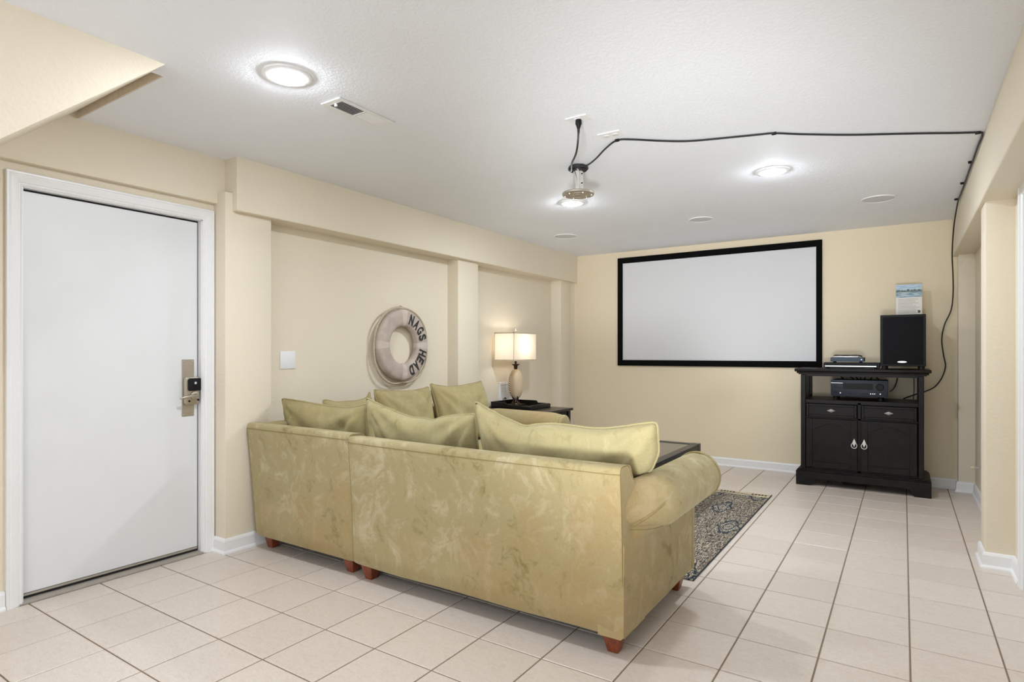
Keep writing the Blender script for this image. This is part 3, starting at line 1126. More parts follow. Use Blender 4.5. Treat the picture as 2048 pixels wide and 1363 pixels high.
def seam_tube(place, yo, zt, x0, x1, zs):
    m = MB()
    n = 60
    pts = [Vector(place(x0 + (x1 - x0) * i / n, (back_y(yo, zt, zs), zs))) + Vector((0, -.0002, 0)) for i in range(n + 1)]
    m.tube(pts, .0016, 6)
    return m


def edge_tube(place, yo, zt, x, dx, zt2):
    pts = []
    for i in range(41):
        z = .10 + (zt2 - .10) * i / 40
        p = Vector(place(x, (back_y(yo, zt, z), z)))
        pts.append(p + Vector((dx, .0, 0)))
    return MB().tube(pts, .0016, 6)


yt = 1.072 - .035
build('piping', seam_tube(ls_place, 1.072, ZT, LX0, LX1, ZT - .030), SEAM, bk)
build('piping', edge_tube(ls_place, 1.072, ZT, LX1, 0, ZT - .030), SEAM, bk)
build('piping', edge_tube(ls_place, 1.072, ZT, LX0, 0, ZT - .030), SEAM, bk)
sm = MB().tube(catmull([(LX1 - .001, yt + .008, ZT - .03), (LX1 - .0005, yt + .02, ZT - .006), (LX1 - .0005, yt + .09, ZT - .008), (LX1 - .0003, yt + .125, ZT - .05), (LX1, yt + .145, 0.70)], 5), .0016, 6)
build('piping', sm, SEAM, bk)
build('dust_cover', MB().box(LX0 + .03, 2.40, 1.10, 1.93, 0.080, 0.0850), DUSTCOVER, LS)
build('base', MB().box(LX0 + .002, 2.36, 1.20, 1.93, 0.086, 0.30, .015, 2), SUEDE, LS)


def arm_profile(R, cx, cz, xo, xi, zb):
    """rolled arm: outside panel xo, roll of radius R at (cx, cz), inside panel xi (xo > xi)"""
    a0 = -0.95
    pts = [(xi, zb), (xi, 0.30), (xi, cz - R * .55)]
    pts += arc(cx, cz, R, PI + 0.35, a0, 22)
    zj = cz + R * math.sin(a0)
    xj = cx + R * math.cos(a0)
    pts += [(xo + (xj - xo) * .30, zj - .022), (xo + .003, zj - .06), (xo + .002, (zb + zj) / 2), (xo, zb + .012), (xo - .012, zb)]
    return pts


AY0, AY1 = 1.070, 1.985


def arm_at(a):
    t = min(1.0, max(0.0, (a - AY0) / 0.30))
    s = t * t * (3 - 2 * t)
    R = 0.080 + 0.036 * s
    cx = 2.354 + 0.114 * s
    cz = 0.580 + 0.008 * s
    return arm_profile(R, cx, cz, 2.441, 2.33, 0.085)


def arm_place(a, p):
    v = Vector((p[0], a, p[1]))
    if p[1] > .42:
        t = (a - AY0)
        k = math.exp(-((t - .13) / .12) ** 2) * min(1, t / .06)
        ang = math.atan2(p[1] - .58, p[0] - 2.44)
        v += Vector((1, 0, .3)) * (0.007 * k * math.sin(ang * 9 + t * 9))
        v += Vector((1, 0, .5)) * (0.006 * min(1, t / .06) * noise.noise(Vector((p[0] * 7, a * 5, p[1] * 7))))
    else:
        v.x += .004 * noise.noise(Vector((p[0] * 3, a * 4, p[1] * 4)))
    e = max(0, (a - (AY1 - .03)) / .03)
    if e > 0:
        c = Vector((2.41, a, 0.5 if p[1] > .42 else p[1]))
        v = v.lerp(c, 0.10 * e * e)
    return tuple(v)


ays = [AY0 + (AY1 - AY0) * i / 44 for i in range(45)]
ar = build('arm', profile_loft(arm_at, ays, arm_place), SUEDE, LS, sharp=55)
fc = arm_at(AY1)
cc = (2.455, 0.585)
build('arm_front_panel', profile_loft(lambda a: [(cc[0] + (x - cc[0]) * a[1], (cc[1] + (z - cc[1]) * a[1]) if z > .4 else z) for x, z in fc], [(AY1 - .01, .90), (AY1 + .012, .88), (AY1 + .022, .80)],
                                      lambda a, p: (p[0], a[0], p[1])), SUEDE, ar, sharp=50)
pp = [(x * .985 + 2.455 * .015, AY1 - .004, z) for x, z in fc[2:27]]
build('piping', MB().tube(pp, .006, 6), PIPING, ar)
# pleat seams at the back of the roll
pl = MB()
pl.tube(catmull([(2.451, 1.10, .52), (2.508, 1.17, .56), (2.551, 1.24, .605)], 6), .0018, 5)
pl.tube(catmull([(2.453, 1.11, .515), (2.50, 1.19, .505), (2.53, 1.27, .505)], 6), .0018, 5)
build('pleat_seam', pl, SEAM, ar)
build('seat_cushion', softbox(LX0 + .005, 1.606, 1.315, 1.955, 0.302, 0.468, seed=1), SUEDE_C, LS)
build('seat_cushion', softbox(1.614, 2.322, 1.315, 1.955, 0.302, 0.468, seed=2), SUEDE_C, LS)
for x, y in ((0.955, 1.145), (2.372, 1.142), (0.955, 1.885), (2.375, 1.905)):
    leg(LS, x, y)

# --- corner section
CX0, CX1 = -0.012, 0.875
CS = thing('sofa_section', 'sage microsuede sofa corner section in front of the left wall post', 'sofa', (0.43, 1.5, 0), 'sectional sofa pieces')
bpc = back_profile(1.088, 0.782, 0.125, 0.24)
xs = [CX0 + (CX1 - CX0) * i / 24 for i in range(25)]


def cs_place(a, p):
    t = max(0.0, (p[1] - .085) / .70)
    w = (CX1 - a) / (CX1 - CX0)
    e = min(abs(a - CX0), abs(a - CX1))
    rnd = 0.010 * max(0, 1 - e / .014)
    wob = .0025 * noise.noise(Vector((a * 4, p[1] * 4, 7.3)))
    return (a - 0.048 * t * w, p[0] + (rnd + wob if p[0] < 1.12 else 0), p[1])


bk = build('back', profile_loft(lambda a: bpc, xs, cs_place), SUEDE, CS, sharp=50)
# side back along the wall
bps = back_profile(-0.008, 0.778, 0.125, 0.24, 0.05)
build('side_back', profile_loft(lambda a: bps, [1.13 + (1.985 - 1.13) * i / 12 for i in range(13)], lambda a, p: (p[0], a, p[1])), SUEDE, CS, sharp=50)
build('piping', seam_tube(cs_place, 1.088, .782, CX0, CX1, .782 - .030), SEAM, bk)
build('piping', edge_tube(cs_place, 1.088, .782, CX1, 0, .75), SEAM, bk)
build('piping', edge_tube(cs_place, 1.088, .782, CX0, 0, .75), SEAM, bk)
build('dust_cover', MB().box(0.02, CX1 - .02, 1.12, 1.97, 0.080, 0.0850), DUSTCOVER, CS)
build('base', MB().box(0.03, CX1 - .002, 1.22, 1.985, 0.086, 0.30, .015, 2), SUEDE, CS)
build('seat_cushion', softbox(0.245, CX1 - .004, 1.335, 1.98, 0.302, 0.468, seed=3), SUEDE_C, CS)
for x, y in ((0.048, 1.175), (0.79, 1.165), (0.06, 1.92), (0.80, 1.91)):
    leg(CS, x, y)

# --- wing section along the left wall
WY0, WY1 = 1.995, 3.30
WS = thing('sofa_section', 'sage microsuede sofa section along left wall with rolled far arm', 'sofa', (0.43, 2.7, 0), 'sectional sofa pieces')
build('back', profile_loft(lambda a: bps, [WY0 + (3.28 - WY0) * i / 16 for i in range(17)], lambda a, p: (p[0], a, p[1])), SUEDE, WS, sharp=50)
build('dust_cover', MB().box(0.02, 0.88, WY0 + .01, 3.30, 0.080, 0.0850), DUSTCOVER, WS)
build('base', MB().box(0.03, 0.90, WY0, 3.28, 0.086, 0.30, .015, 2), SUEDE, WS)
build('seat_cushion', softbox(0.245, 0.925, WY0 + .004, 2.612, 0.302, 0.468, seed=4), SUEDE_W, WS)
build('seat_cushion', softbox(0.245, 0.925, 2.620, 3.225, 0.302, 0.468, seed=5), SUEDE_W, WS)


def wing_arm(a):
    t = min(1.0, max(0.0, (a - 0.0) / 0.28))
    s = t * t * (3 - 2 * t)
    return arm_profile(0.085 + 0.031 * s, 3.290 + 0.075 * s, 0.585, 3.345, 3.235, 0.085)


wxs = [0.0 + 0.93 * i / 36 for i in range(37)]
wa = build('arm', profile_loft(wing_arm, wxs, lambda a, p: (a, p[0] + .004 * noise.noise(Vector((a * 5, p[0] * 6, p[1] * 6))), p[1] + (.012 * (1 - a / .93) if p[1] > .5 else 0) - (.02 * max(0, (a - .80) / .13) ** 2 if p[1] > .62 else 0))), SUEDE, WS, sharp=55)
fcw = wing_arm(0.93)
ccw = (3.35, .575)
build('arm_front_panel', profile_loft(lambda a: [(ccw[0] + (y - ccw[0]) * a[1], (ccw[1] + (z - ccw[1]) * a[1]) if z > .4 else z) for y, z in fcw], [(.925, .9), (.945, .88), (.955, .78)],
                                      lambda a, p: (a[0], p[0], p[1])), SUEDE, wa, sharp=50)
build('piping', MB().tube([(.928, y, z - .018 if z > .62 else z) for y, z in fcw[2:27]], .006, 6), PIPING, wa)
for x, y in ((0.06, 2.06), (0.84, 2.06), (0.06, 3.20), (0.84, 3.24)):
    leg(WS, x, y)


# --- loose cushions
def cushion(label, top, zb, plane, thick, mat, seed, taper=0.02, side_in=0.02, rest=None, facing='y', group='loose back cushions'):
    """top: [(a, z)] along the width axis; plane(z) gives the depth of the middle plane"""
    a0, a1 = top[0][0], top[-1][0]
    NU, NV = 40, 24

    def P(u, v, sd):
        a = a0 + (a1 - a0) * u
        zt = interp(top, a)
        z = zb + (zt - zb) * v
        # sides draw in between the corners
        a = (a0 + a1) / 2 + (a - (a0 + a1) / 2) * (1 - taper * (1 - v) ** 1.6)
        if rest is not None and z < rest[0]:      # pushed inwards by the sofa arm
            a -= interp(rest[1], z) * u * u
        c = (0.5 - u) * 2
        a += c * side_in * math.sin(PI * v) * (abs(c) ** 2)
        e = max(0.0, (1 - abs(2 * u - 1) ** 2.6)) ** 0.5 * max(0.0, (1 - abs(2 * v - 1) ** 3.2)) ** 0.5
        h = thick / 2 * e
        w = Vector((a * 3.0, z * 3.0, seed + sd * 5))
        wr = 0.022 * noise.noise(w) + 0.014 * noise.noise(w * 2.6) + 0.005 * noise.noise(w * 7)
        # folds fanning from the upper corners
        for k, uc in enumerate((0.0, 1.0)):
            du, dv = (u - uc) * (a1 - a0), (1 - v) * (zt - zb)
            d = math.hypot(du, dv)
            th = math.atan2(dv, abs(du) + 1e-6)
            wr += 0.013 * math.sin(th * 11 + seed) * math.exp(-(d / .30) ** 2) * min(1, d / .05)
        # slump folds running diagonally under the sagging top edge
        wr += 0.006 * math.sin((a * 0.8 + z) * 26 + seed + 2 * noise.noise(w * .8)) * v * v
        h += wr * min(1, e * 1.3)
        dd = plane(z) + sd * h
        return (a, dd, z) if facing == 'y' else (dd, a, z)
    m = MB()
    fr_ = [[P(i / NU, j / NV, -1) for j in range(NV + 1)] for i in range(NU + 1)]
    bk_ = [[P(i / NU, j / NV, 1) for j in range(NV + 1)] for i in range(NU + 1)]
    # round the seam line slightly at the corners
    idx = [(0, j) for j in range(NV + 1)] + [(i, NV) for i in range(1, NU + 1)] + [(NU, j) for j in range(NV - 1, -1, -1)] + [(i, 0) for i in range(NU - 1, 0, -1)]
    ring = [Vector(fr_[i][j]) for i, j in idx]
    for _ in range(1):
        ring = [(ring[i - 1] + ring[i] * 2 + ring[(i + 1) % len(ring)]) / 4 for i in range(len(ring))]
    for (i, j), p in zip(idx, ring):
        fr_[i][j] = tuple(p)
        bk_[i][j] = tuple(p)
    m.grid(fr_)
    m.grid(bk_)
    bm = bmesh.new()
    vv = [bm.verts.new(p) for p in m.v]
    for f in m.f:
        bm.faces.new([vv[i] for i in f])
    bmesh.ops.remove_doubles(bm, verts=bm.verts[:], dist=1e-5)
    m2 = MB().addbm(bm, True)
    am = (a0 + a1) / 2
    loc = (am, plane(zb), zb) if facing == 'y' else (plane(zb), am, zb)
    t = solo('back_cushion', m2, mat, loc, label, 'cushion', group, sharp=180)
    build('piping', MB().tube(ring, .0045, 6, closed=True), mat, t)
    return t


cushion('sage back cushion nearest the camera middle, peaked at its left corner', [(0.764, 0.962), (0.83, 0.938), (0.921, 0.909), (1.037, 0.879), (1.111, 0.863), (1.184, 0.867), (1.245, 0.857), (1.324, 0.880), (1.409, 0.895), (1.491, 0.903), (1.548, 0.912)],
        0.495, lambda z: 1.285 + (0.95 - z) * 0.27, 0.17, SUEDE_C, 1.0)
cushion('large sage back cushion at right end by the rolled arm and coffee table', [(1.552, 0.978), (1.632, 0.940), (1.737, 0.897), (1.838, 0.865), (1.90, 0.880), (1.989, 0.889), (2.068, 0.888), (2.194, 0.881), (2.266, 0.886), (2.337, 0.899), (2.427, 0.918), (2.500, 0.930)],
        0.495, lambda z: 1.285 + (0.95 - z) * 0.27, 0.19, SUEDE_C, 2.4, taper=0.0, side_in=0.006, rest=(0.80, [(0.495, 0.185), (0.60, 0.180), (0.65, 0.145), (0.67, 0.110), (0.71, 0.038), (0.80, 0.0)]))
cushion('sage back cushion at left end, leaning in the sofa corner nearest the door', [(-0.035, 0.921), (0.06, 0.917), (0.172, 0.911), (0.300, 0.902), (0.434, 0.893), (0.59, 0.893), (0.698, 0.907), (0.755, 0.925)],
        0.495, lambda z: 1.290 + (0.95 - z) * 0.16, 0.15, SUEDE_W, 4.1)
cushion('sage corner cushion half hidden behind the leftmost one, against the wall side', [(1.445, 0.907), (1.47, 0.909), (1.559, 0.888), (1.733, 0.886), (1.80, 0.894), (1.834, 0.906), (1.870, 0.945)],
        0.495, lambda z: 0.170 + (0.95 - z) * 0.27, 0.17, SUEDE_W, 6.6, facing='x')
cushion('sage back cushion below the life ring along left wall', [(1.895, 0.958), (1.95, 0.946), (2.041, 0.938), (2.20, 0.929), (2.310, 0.928), (2.42, 0.938), (2.485, 0.950)],
        0.495, lambda z: 0.185 + (0.95 - z) * 0.27, 0.19, SUEDE_W, 8.2, facing='x')
cushion('sage back cushion nearest the table lamp along left wall', [(2.505, 0.972), (2.58, 0.955), (2.735, 0.935), (2.85, 0.936), (3.009, 0.945), (3.12, 0.954), (3.200, 0.966)],
        0.495, lambda z: 0.185 + (0.95 - z) * 0.27, 0.19, SUEDE_W, 9.5, facing='x')


# ---------------------------------------------------------------- life ring on the wall
rc = Vector((XL + .045, 2.54, 1.283))
ring = thing('life_ring', 'weathered canvas life ring with dark lettering and rope on wall', 'life ring', (XL, 2.54, 1.283))
RM, RA, RX = 0.228, 0.070, 0.037


def ring_pt(a, b, g=1.0):
    # a round the ring, b round the tube; slightly flattened faces
    cb, sb = math.cos(b), math.sin(b)
    f = 1.0 / (abs(cb) ** 3.2 + abs(sb) ** 3.2) ** (1 / 3.2)
    r = RM + RA * g * cb * f
    return (rc.x + RX * g * sb * f, rc.y + r * math.sin(a), rc.z + r * math.cos(a))


m = MB()
m.grid([[ring_pt(2 * PI * i / 72, 2 * PI * j / 24) for j in range(25)] for i in range(72)], closed_u=True)
build('ring_body', m, CANVAS, ring, sharp=60)
for c_ in (0, PI / 2, PI, 3 * PI / 2):
    m = MB()
    wd = 0.13
    m.grid([[ring_pt(c_ + wd * (i / 6 - .5) * 2 * .9, 2 * PI * j / 24, 1.025) for j in range(25)] for i in range(7)])
    build('band', m, CANVASB, ring, sharp=60)
# rope: twisted pair, slack between the bands
for q_ in range(4):
    a0 = q_ * PI / 2
    slack = [0.004, 0.012, 0.030, 0.012][q_]
    core = []
    for i in range(61):
        t = i / 60
        a = a0 + t * PI / 2
        r = RM + RA + .013 + slack * math.sin(PI * t)
        drop = -(0.012 if q_ in (1, 2) else 0.0) * math.sin(PI * t)
        core.append(Vector((rc.x + 0.012 * math.sin(PI * t) - .004, rc.y + r * math.sin(a), rc.z + r * math.cos(a) + drop)))
    m = MB()
    for ph in (0, 2 * PI / 3, 4 * PI / 3):
        pts = []
        for i, p in enumerate(core):
            a = a0 + i / 60 * PI / 2
            rad = Vector((0, math.sin(a), math.cos(a)))
            th = i * 1.15 + ph
            pts.append(p + rad * (.0042 * math.cos(th)) + Vector((1, 0, 0)) * (.0042 * math.sin(th)))
        m.tube(pts, .0055, 6)
    build('rope', m, ROPE, ring, sharp=80)
build('hanging_loop', MB().tube(catmull([(rc.x, 2.535, rc.z + .305), (rc.x - .01, 2.53, rc.z + .325), (rc.x - .025, 2.54, rc.z + .330), (rc.x - .01, 2.55, rc.z + .325), (rc.x, 2.546, rc.z + .305)], 5), .004, 6), ROPE, ring)
build('nail', MB().lathe([(.003, 0), (.003, .030), (.006, .031), (.006, .033)], (XL + .0005, 2.54, rc.z + .325), 8, 'x'), CHROME, ring)


def letter(ch, a, size=0.090, rad=0.226):
    cu = bpy.data.curves.new('letter', 'FONT')
    cu.body = ch
    cu.align_x = 'CENTER'
    cu.align_y = 'CENTER'
    cu.size = 1.0
    cu.offset = 0.040
    cu.extrude = 0.02
    tmp = bpy.data.objects.new('tmp', cu)
    COL.objects.link(tmp)
    dg = bpy.context.evaluated_depsgraph_get()
    me = bpy.data.meshes.new_from_object(tmp.evaluated_get(dg))
    bpy.data.objects.remove(tmp)
    xs_ = [v.co.x for v in me.vertices]; ys_ = [v.co.y for v in me.vertices]
    cx_, cy_ = (min(xs_) + max(xs_)) / 2, (min(ys_) + max(ys_)) / 2
    hh = (max(ys_) - min(ys_))
    ww = (max(xs_) - min(xs_))
    rad_v = Vector((0, math.sin(a), math.cos(a)))
    tan_v = Vector((0, math.cos(a), -math.sin(a)))
    fwd = Vector((1, 0, 0))
    base_x = rc.x + RX + .0005
    m = MB()
    vs = []
    for v in me.vertices:
        lx = (v.co.x - cx_) / ww * size * 0.56
        ly = (v.co.y - cy_) / hh * size
        p = Vector((0, rc.y, rc.z)) + rad_v * (rad + ly) + tan_v * lx
        p.x = base_x + (v.co.z + .02) * 0.05
        vs.append(p)
    m.add(vs, [tuple(p.vertices) for p in me.polygons])
    o = build('letter', m, INK, ring)
    bpy.data.meshes.remove(me)
    return o


for ch, deg in (('N', 20.5), ('A', 38.5), ('G', 55.5), ('S', 72.5), ('H', 107.5), ('E', 124), ('A', 141.5), ('D', 159.5)):
    letter(ch, math.radians(deg))


# ---------------------------------------------------------------- end table, tray, lamp, wall vent
TX0, TX1, TY0, TY1, TZ = -0.172, 0.558, 3.575, 4.265, 0.660
et = thing('end_table', 'dark espresso end table in the recess past the sofa arm', 'table', ((TX0 + TX1) / 2, (TY0 + TY1) / 2, 0))
build('table_top', MB().box(TX0, TX1, TY0, TY1, TZ - .024, TZ, .003), ESPRESSO_T, et)
for x in (TX0 + .045, TX1 - .045):
    for y in (TY0 + .045, TY1 - .045):
        build('leg', MB().box(x - .025, x + .025, y - .025, y + .025, 0.0005, TZ - .024, .003), ESPRESSO, et)
for y in (TY0 + .045, TY1 - .045):
    build('apron', MB().box(TX0 + .07, TX1 - .07, y - .012, y + .012, TZ - .15, TZ - .024, .002), ESPRESSO, et)
build('apron', MB().box(TX0 + .033, TX0 + .057, TY0 + .07, TY1 - .07, TZ - .15, TZ - .024, .002), ESPRESSO, et)
dr = build('drawer_front', MB().box(TX1 - .060, TX1 - .030, TY0 + .074, TY1 - .074, TZ - .17, TZ - .030, .004), ESPRESSO, et)
build('knob', MB().lathe([(.006, 0), (.006, .012), (.014, .016), (.013, .026), (.004, .029)], (TX1 - .030, (TY0 + TY1) / 2, TZ - .1), 14, 'x'), NICKEL, dr)
build('shelf', MB().box(TX0 + .03, TX1 - .03, TY0 + .03, TY1 - .03, 0.16, 0.18, .002), ESPRESSO, et)

tr = thing('serving_tray', 'black wooden tray with raised lips under the table lamp', 'tray', (0.05, 4.05, TZ))
ux0, ux1, uy0, uy1 = -0.168, 0.31, 3.84, 4.235
build('tray_floor', MB().box(ux0, ux1, uy0, uy1, TZ + .0005, TZ + .010, .002), ESPRESSO_T, tr)


def lip(pts, axis, a0, a1):
    return MB().prism(pts, axis, a0, a1, bev=.002, seg=1)


zl = TZ + .010
build('tray_side', lip([(uy0, zl), (uy1, zl), (uy1, zl + .05), (uy0, zl + .05)], 'x', ux0, ux0 + .012), ESPRESSO_T, tr)
build('tray_side', lip([(ux0 + .012, zl), (ux1 - .012, zl), (ux1 - .012, zl + .018), (ux1 - .05, zl + .028), (0.16, zl + .028), (0.15, zl + .046), (0.13, zl + .05), (ux0 + .012, zl + .05)], 'y', uy1 - .012, uy1), ESPRESSO_T, tr)
build('tray_side', lip([(ux0 + .012, zl), (ux1 - .012, zl), (ux1 - .012, zl + .018), (ux1 - .05, zl + .020), (0.06, zl + .026), (0.0, zl + .046), (ux0 + .012, zl + .05)], 'y', uy0, uy0 + .012), ESPRESSO_T, tr)
build('tray_side', lip([(uy0, zl), (uy1, zl), (uy1, zl + .022), (uy1 - .03, zl + .03), (uy0 + .03, zl + .03), (uy0, zl + .022)], 'x', ux1 - .012, ux1), ESPRESSO_T, tr)

lx, ly = -0.030, 4.095
lamp = thing('table_lamp', 'lit table lamp with ribbed shell body and rectangular linen shade', 'lamp', (lx, ly, TZ + .01))
zb = TZ + .0105
build('base', MB().box(lx - .075, lx + .075, ly - .075, ly + .075, zb, zb + .014, .004).lathe([(.055, zb + .014), (.050, zb + .024), (.022, zb + .032), (.014, zb + .055)], (lx, ly, 0), 24), BRONZE, lamp)
stn = MB()
for k in range(4):
    a = PI / 4 + k * PI / 2 + .35
    stn.tube(catmull([(lx + .05 * math.cos(a), ly + .05 * math.sin(a), zb + .02), (lx + .030 * math.cos(a), ly + .030 * math.sin(a), zb + .05), (lx + .040 * math.cos(a), ly + .040 * math.sin(a), zb + .095)], 5), .006, 7)
build('shell_stand', stn, BRONZE, lamp)
# shell: flattened ovoid seen broadside, ribs fanning from the foot to the left
zs0, zs1 = 0.735, 1.050
fw_ = Vector((math.cos(-0.99), math.sin(-0.99), 0))       # towards the room
rt_ = Vector((-fw_.y, fw_.x, 0))
zm, hz, hw, hd = (zs0 + zs1) / 2, (zs1 - zs0) / 2, 0.079, 0.052
NA, NB = 120, 130
rows, ribs = [], []
for i in range(NA):
    a = 2 * PI * i / NA
    row = []
    for j in range(NB + 1):
        b_ = -PI / 2 + PI * j / NB
        ex = math.cos(b_) ** 0.85 * (1 + .10 * math.sin(b_) * -0.3)
        xw, xd = hw * math.cos(a) * ex, hd * math.sin(a) * ex
        z = zm + hz * math.sin(b_)
        # fan angle measured from the foot, curving to the left side
        s_ = (xw + hw) / (2 * hw)
        zi = (z - zs0) / max(0.10, 1 - 2.3 * s_ * s_)
        w = max(0.0, min(1.0, (0.50 - s_) / .24)) if math.sin(a) > -.4 else 0.3
        g = 0.5 + 0.5 * math.cos(2 * PI * zi / 0.0235)
        rib = (g ** 2) * w
        d = 1.0 - 0.065 * rib
        p = Vector((lx, ly, z)) + rt_ * (xw * d) + fw_ * (xd * d)
        row.append(p)
        ribs.append(min(1, rib))
    rows.append(row)
m = MB().grid(rows, closed_u=True)
sh = build('shell_body', m, SHELL, lamp, fixn=True, sharp=180)
at = sh.data.attributes.new('rib', 'FLOAT', 'POINT')
at.data.foreach_set('value', ribs)
build('neck', MB().lathe([(.014, 1.045), (.019, 1.055), (.020, 1.082), (.040, 1.094), (.044, 1.100), (.012, 1.102), (.012, 1.16)], (lx, ly, 0), 24), BRONZE, lamp)
hx_, hy_d = .117, .218
zt0, zt1 = 1.135, 1.428
shd = MB()


def frame_box(m, ax, ay, z0, z1, bx_, by_, th):
    """hollow four-sided shade; half sizes ax/ay at z0, bx_/by_ at z1"""
    for s in (0, th):
        pass
    o0 = [(lx - ax, ly - ay, z0), (lx + ax, ly - ay, z0), (lx + ax, ly + ay, z0), (lx - ax, ly + ay, z0)]
    o1 = [(lx - bx_, ly - by_, z1), (lx + bx_, ly - by_, z1), (lx + bx_, ly + by_, z1), (lx - bx_, ly + by_, z1)]
    for i in range(4):
        j = (i + 1) % 4
        m.add([o0[i], o0[j], o1[j], o1[i]], [(0, 1, 2, 3)])


frame_box(shd, hx_, hy_d, zt0, zt1, hx_ * 1.02, hy_d * .98, .003)
shade = build('lamp_shade', shd, SHADE, lamp)
trm = MB()
for z0, z1, e in ((zt0 - .001, zt0 + .014, .0025), (zt1 - .014, zt1 + .001, .0025)):
    for s_ in (-1, 1):
        trm.box(lx - hx_ * 1.01 - e, lx + hx_ * 1.01 + e, ly + s_ * hy_d * .99 - e, ly + s_ * hy_d * .99 + e, z0, z1)
        trm.box(lx + s_ * hx_ * 1.01 - e, lx + s_ * hx_ * 1.01 + e, ly - hy_d * .99 - e, ly + hy_d * .99 + e, z0, z1)
for s_ in (-1, 1):
    for t_ in (-1, 1):
        trm.tube([(lx + s_ * hx_, ly + t_ * hy_d, zt0), (lx + s_ * hx_ * 1.02, ly + t_ * hy_d * .98, zt1)], .0035, 6)
build('shade_trim', trm, SHADETRIM, shade)
hp = MB().tube(catmull([(lx, ly, 1.16), (lx + .05, ly, 1.22), (lx + .055, ly, 1.34), (lx, ly, 1.425)], 5), .002, 5)
hp.tube(catmull([(lx, ly, 1.16), (lx - .05, ly, 1.22), (lx - .055, ly, 1.34), (lx, ly, 1.425)], 5), .002, 5)
hp.tube([(lx - hx_, ly, 1.424), (lx + hx_, ly, 1.424)], .002, 5).tube([(lx, ly - hy_d * .98, 1.424), (lx, ly + hy_d * .98, 1.424)], .002, 5)
build('harp', hp, BRONZE, lamp)
build('finial', MB().lathe([(.004, 1.424), (.010, 1.434), (.006, 1.444), (.013, 1.458), (.013, 1.468), (.004, 1.482), (.001, 1.495)], (lx, ly, 0), 16), CHROME, lamp)
bl = bpy.data.lights.new('lamp_bulb', 'POINT')
bl.energy = LAMP_W
bl.color = (1.0, 0.92, 0.80)
bl.shadow_soft_size = 0.035
bo = bpy.data.objects.new('bulb_light', bl)
COL.objects.link(bo)
bo.parent = lamp
bo.location = Vector((lx + .0, ly + .0, 1.30)) - WORLD[lamp.name]
build('bulb', MB().lathe([(.012, 1.16), (.014, 1.19), (.012, 1.20)], (lx, ly, 0), 16), CREAMYARN, lamp)
build('lamp_cord', MB().tube(catmull([(lx - .06, ly - .07, zb + .008), (lx - .09, ly - .10, zb + .05), (lx - .11, ly - .06, zb + .07), (-.150, ly, zb + .062), (-.19, ly + .03, zb + .05), (-.192, ly + .03, .45), (-.192, ly + .03, .25)], 6), .003, 6), BRONZE, lamp)

wy0, wy1, wz_0, wz_1 = 4.03, 4.44, 0.60, 0.905
wv = thing('wall_vent', 'white louvred return vent on wall behind table lamp', 'vent', (XL, (wy0 + wy1) / 2, wz_0))
fr = MB()
b = .028
fr.box(XL + .0005, XL + .010, wy0, wy0 + b, wz_0, wz_1, .002).box(XL + .0005, XL + .010, wy1 - b, wy1, wz_0, wz_1, .002)
fr.box(XL + .0005, XL + .010, wy0 + b, wy1 - b, wz_1 - b, wz_1, .002).box(XL + .0005, XL + .010, wy0 + b, wy1 - b, wz_0, wz_0 + b, .002)
for y in (wy0 + .145, wy0 + .265):
    fr.box(XL + .0005, XL + .009, y - .006, y + .006, wz_0 + b, wz_1 - b)
build('frame', fr, WHITE, wv)
build('backing', MB().box(XL + .0004, XL + .0012, wy0 + b, wy1 - b, wz_0 + b, wz_1 - b), DUCT, wv)
for i in range(18):
    zc = wz_0 + b + .010 + i * (wz_1 - wz_0 - 2 * b - .012) / 17.5
    build('slat', MB().prism([(XL + .0014, zc + .004), (XL + .0014, zc + .006), (XL + .008, zc - .004), (XL + .008, zc - .006)], 'y', wy0 + b, wy1 - b), WHITE, wv)

# ---------------------------------------------------------------- rug and coffee table
gx0, gx1, gy0, gy1 = 0.975, 2.42, 2.06, 4.20
rug = thing('rug', 'woven rug with navy and cream hexagon pattern under coffee table', 'rug', ((gx0 + gx1) / 2, (gy0 + gy1) / 2, 0))
nx, ny = 30, 44
topg = [[(gx0 + (gx1 - gx0) * i / nx + (.004 * noise.noise(Vector((0, j * .6, 3))) if i in (0, nx) else 0), gy0 + (gy1 - gy0) * j / ny, .0075 + .0012 * noise.noise(Vector((i * .9, j * .9, 0)))) for j in range(ny + 1)] for i in range(nx + 1)]
m = MB().grid(topg)
edge = [topg[i][0] for i in range(nx + 1)] + [topg[nx][j] for j in range(1, ny + 1)] + [topg[i][ny] for i in range(nx - 1, -1, -1)] + [topg[0][j] for j in range(ny - 1, 0, -1)]
ne = len(edge)
m.add(list(edge) + [(p[0], p[1], .0006) for p in edge], [(i, (i + 1) % ne, ne + (i + 1) % ne, ne + i) for i in range(ne)])
pile = build('pile', m, RUG, rug, fixn=False)
for x_ in (gx1 + .002, gx0 - .002):
    build('edge_binding', MB().tube([(x_, gy0 + (gy1 + .13 - gy0) * i / 40, .0045 + .0004 * math.sin(i)) for i in range(41)], .0038, 6), NAVYYARN, rug)
build('flat_band', MB().box(gx0, gx1, gy1 - .002, gy1 + .060, .0008, .005).box(gx0, gx1, gy1 + .095, gy1 + .135, .0008, .004), CREAMYARN, rug)
bd = MB()
k = 0
x = gx0 + .02
while x < gx1 - .03:
    k += 1
    if (k // 5) % 2 == 0:
        bd.box(x, x + .018, gy1 + .058, gy1 + .098, .0008, .0055, .001)
    x += .026
bs = build('woven_dashes', bd, DARKYARN, rug)
cr2 = MB()
x = gx0 + .004
k = 0
while x < gx1 - .02:
    k += 1
    if (k // 5) % 2 == 1 or True:
        cr2.box(x, x + .016, gy1 + .058, gy1 + .098, .0007, .0038)
    x += .022
cr = build('woven_ground', cr2, CREAMYARN, rug)
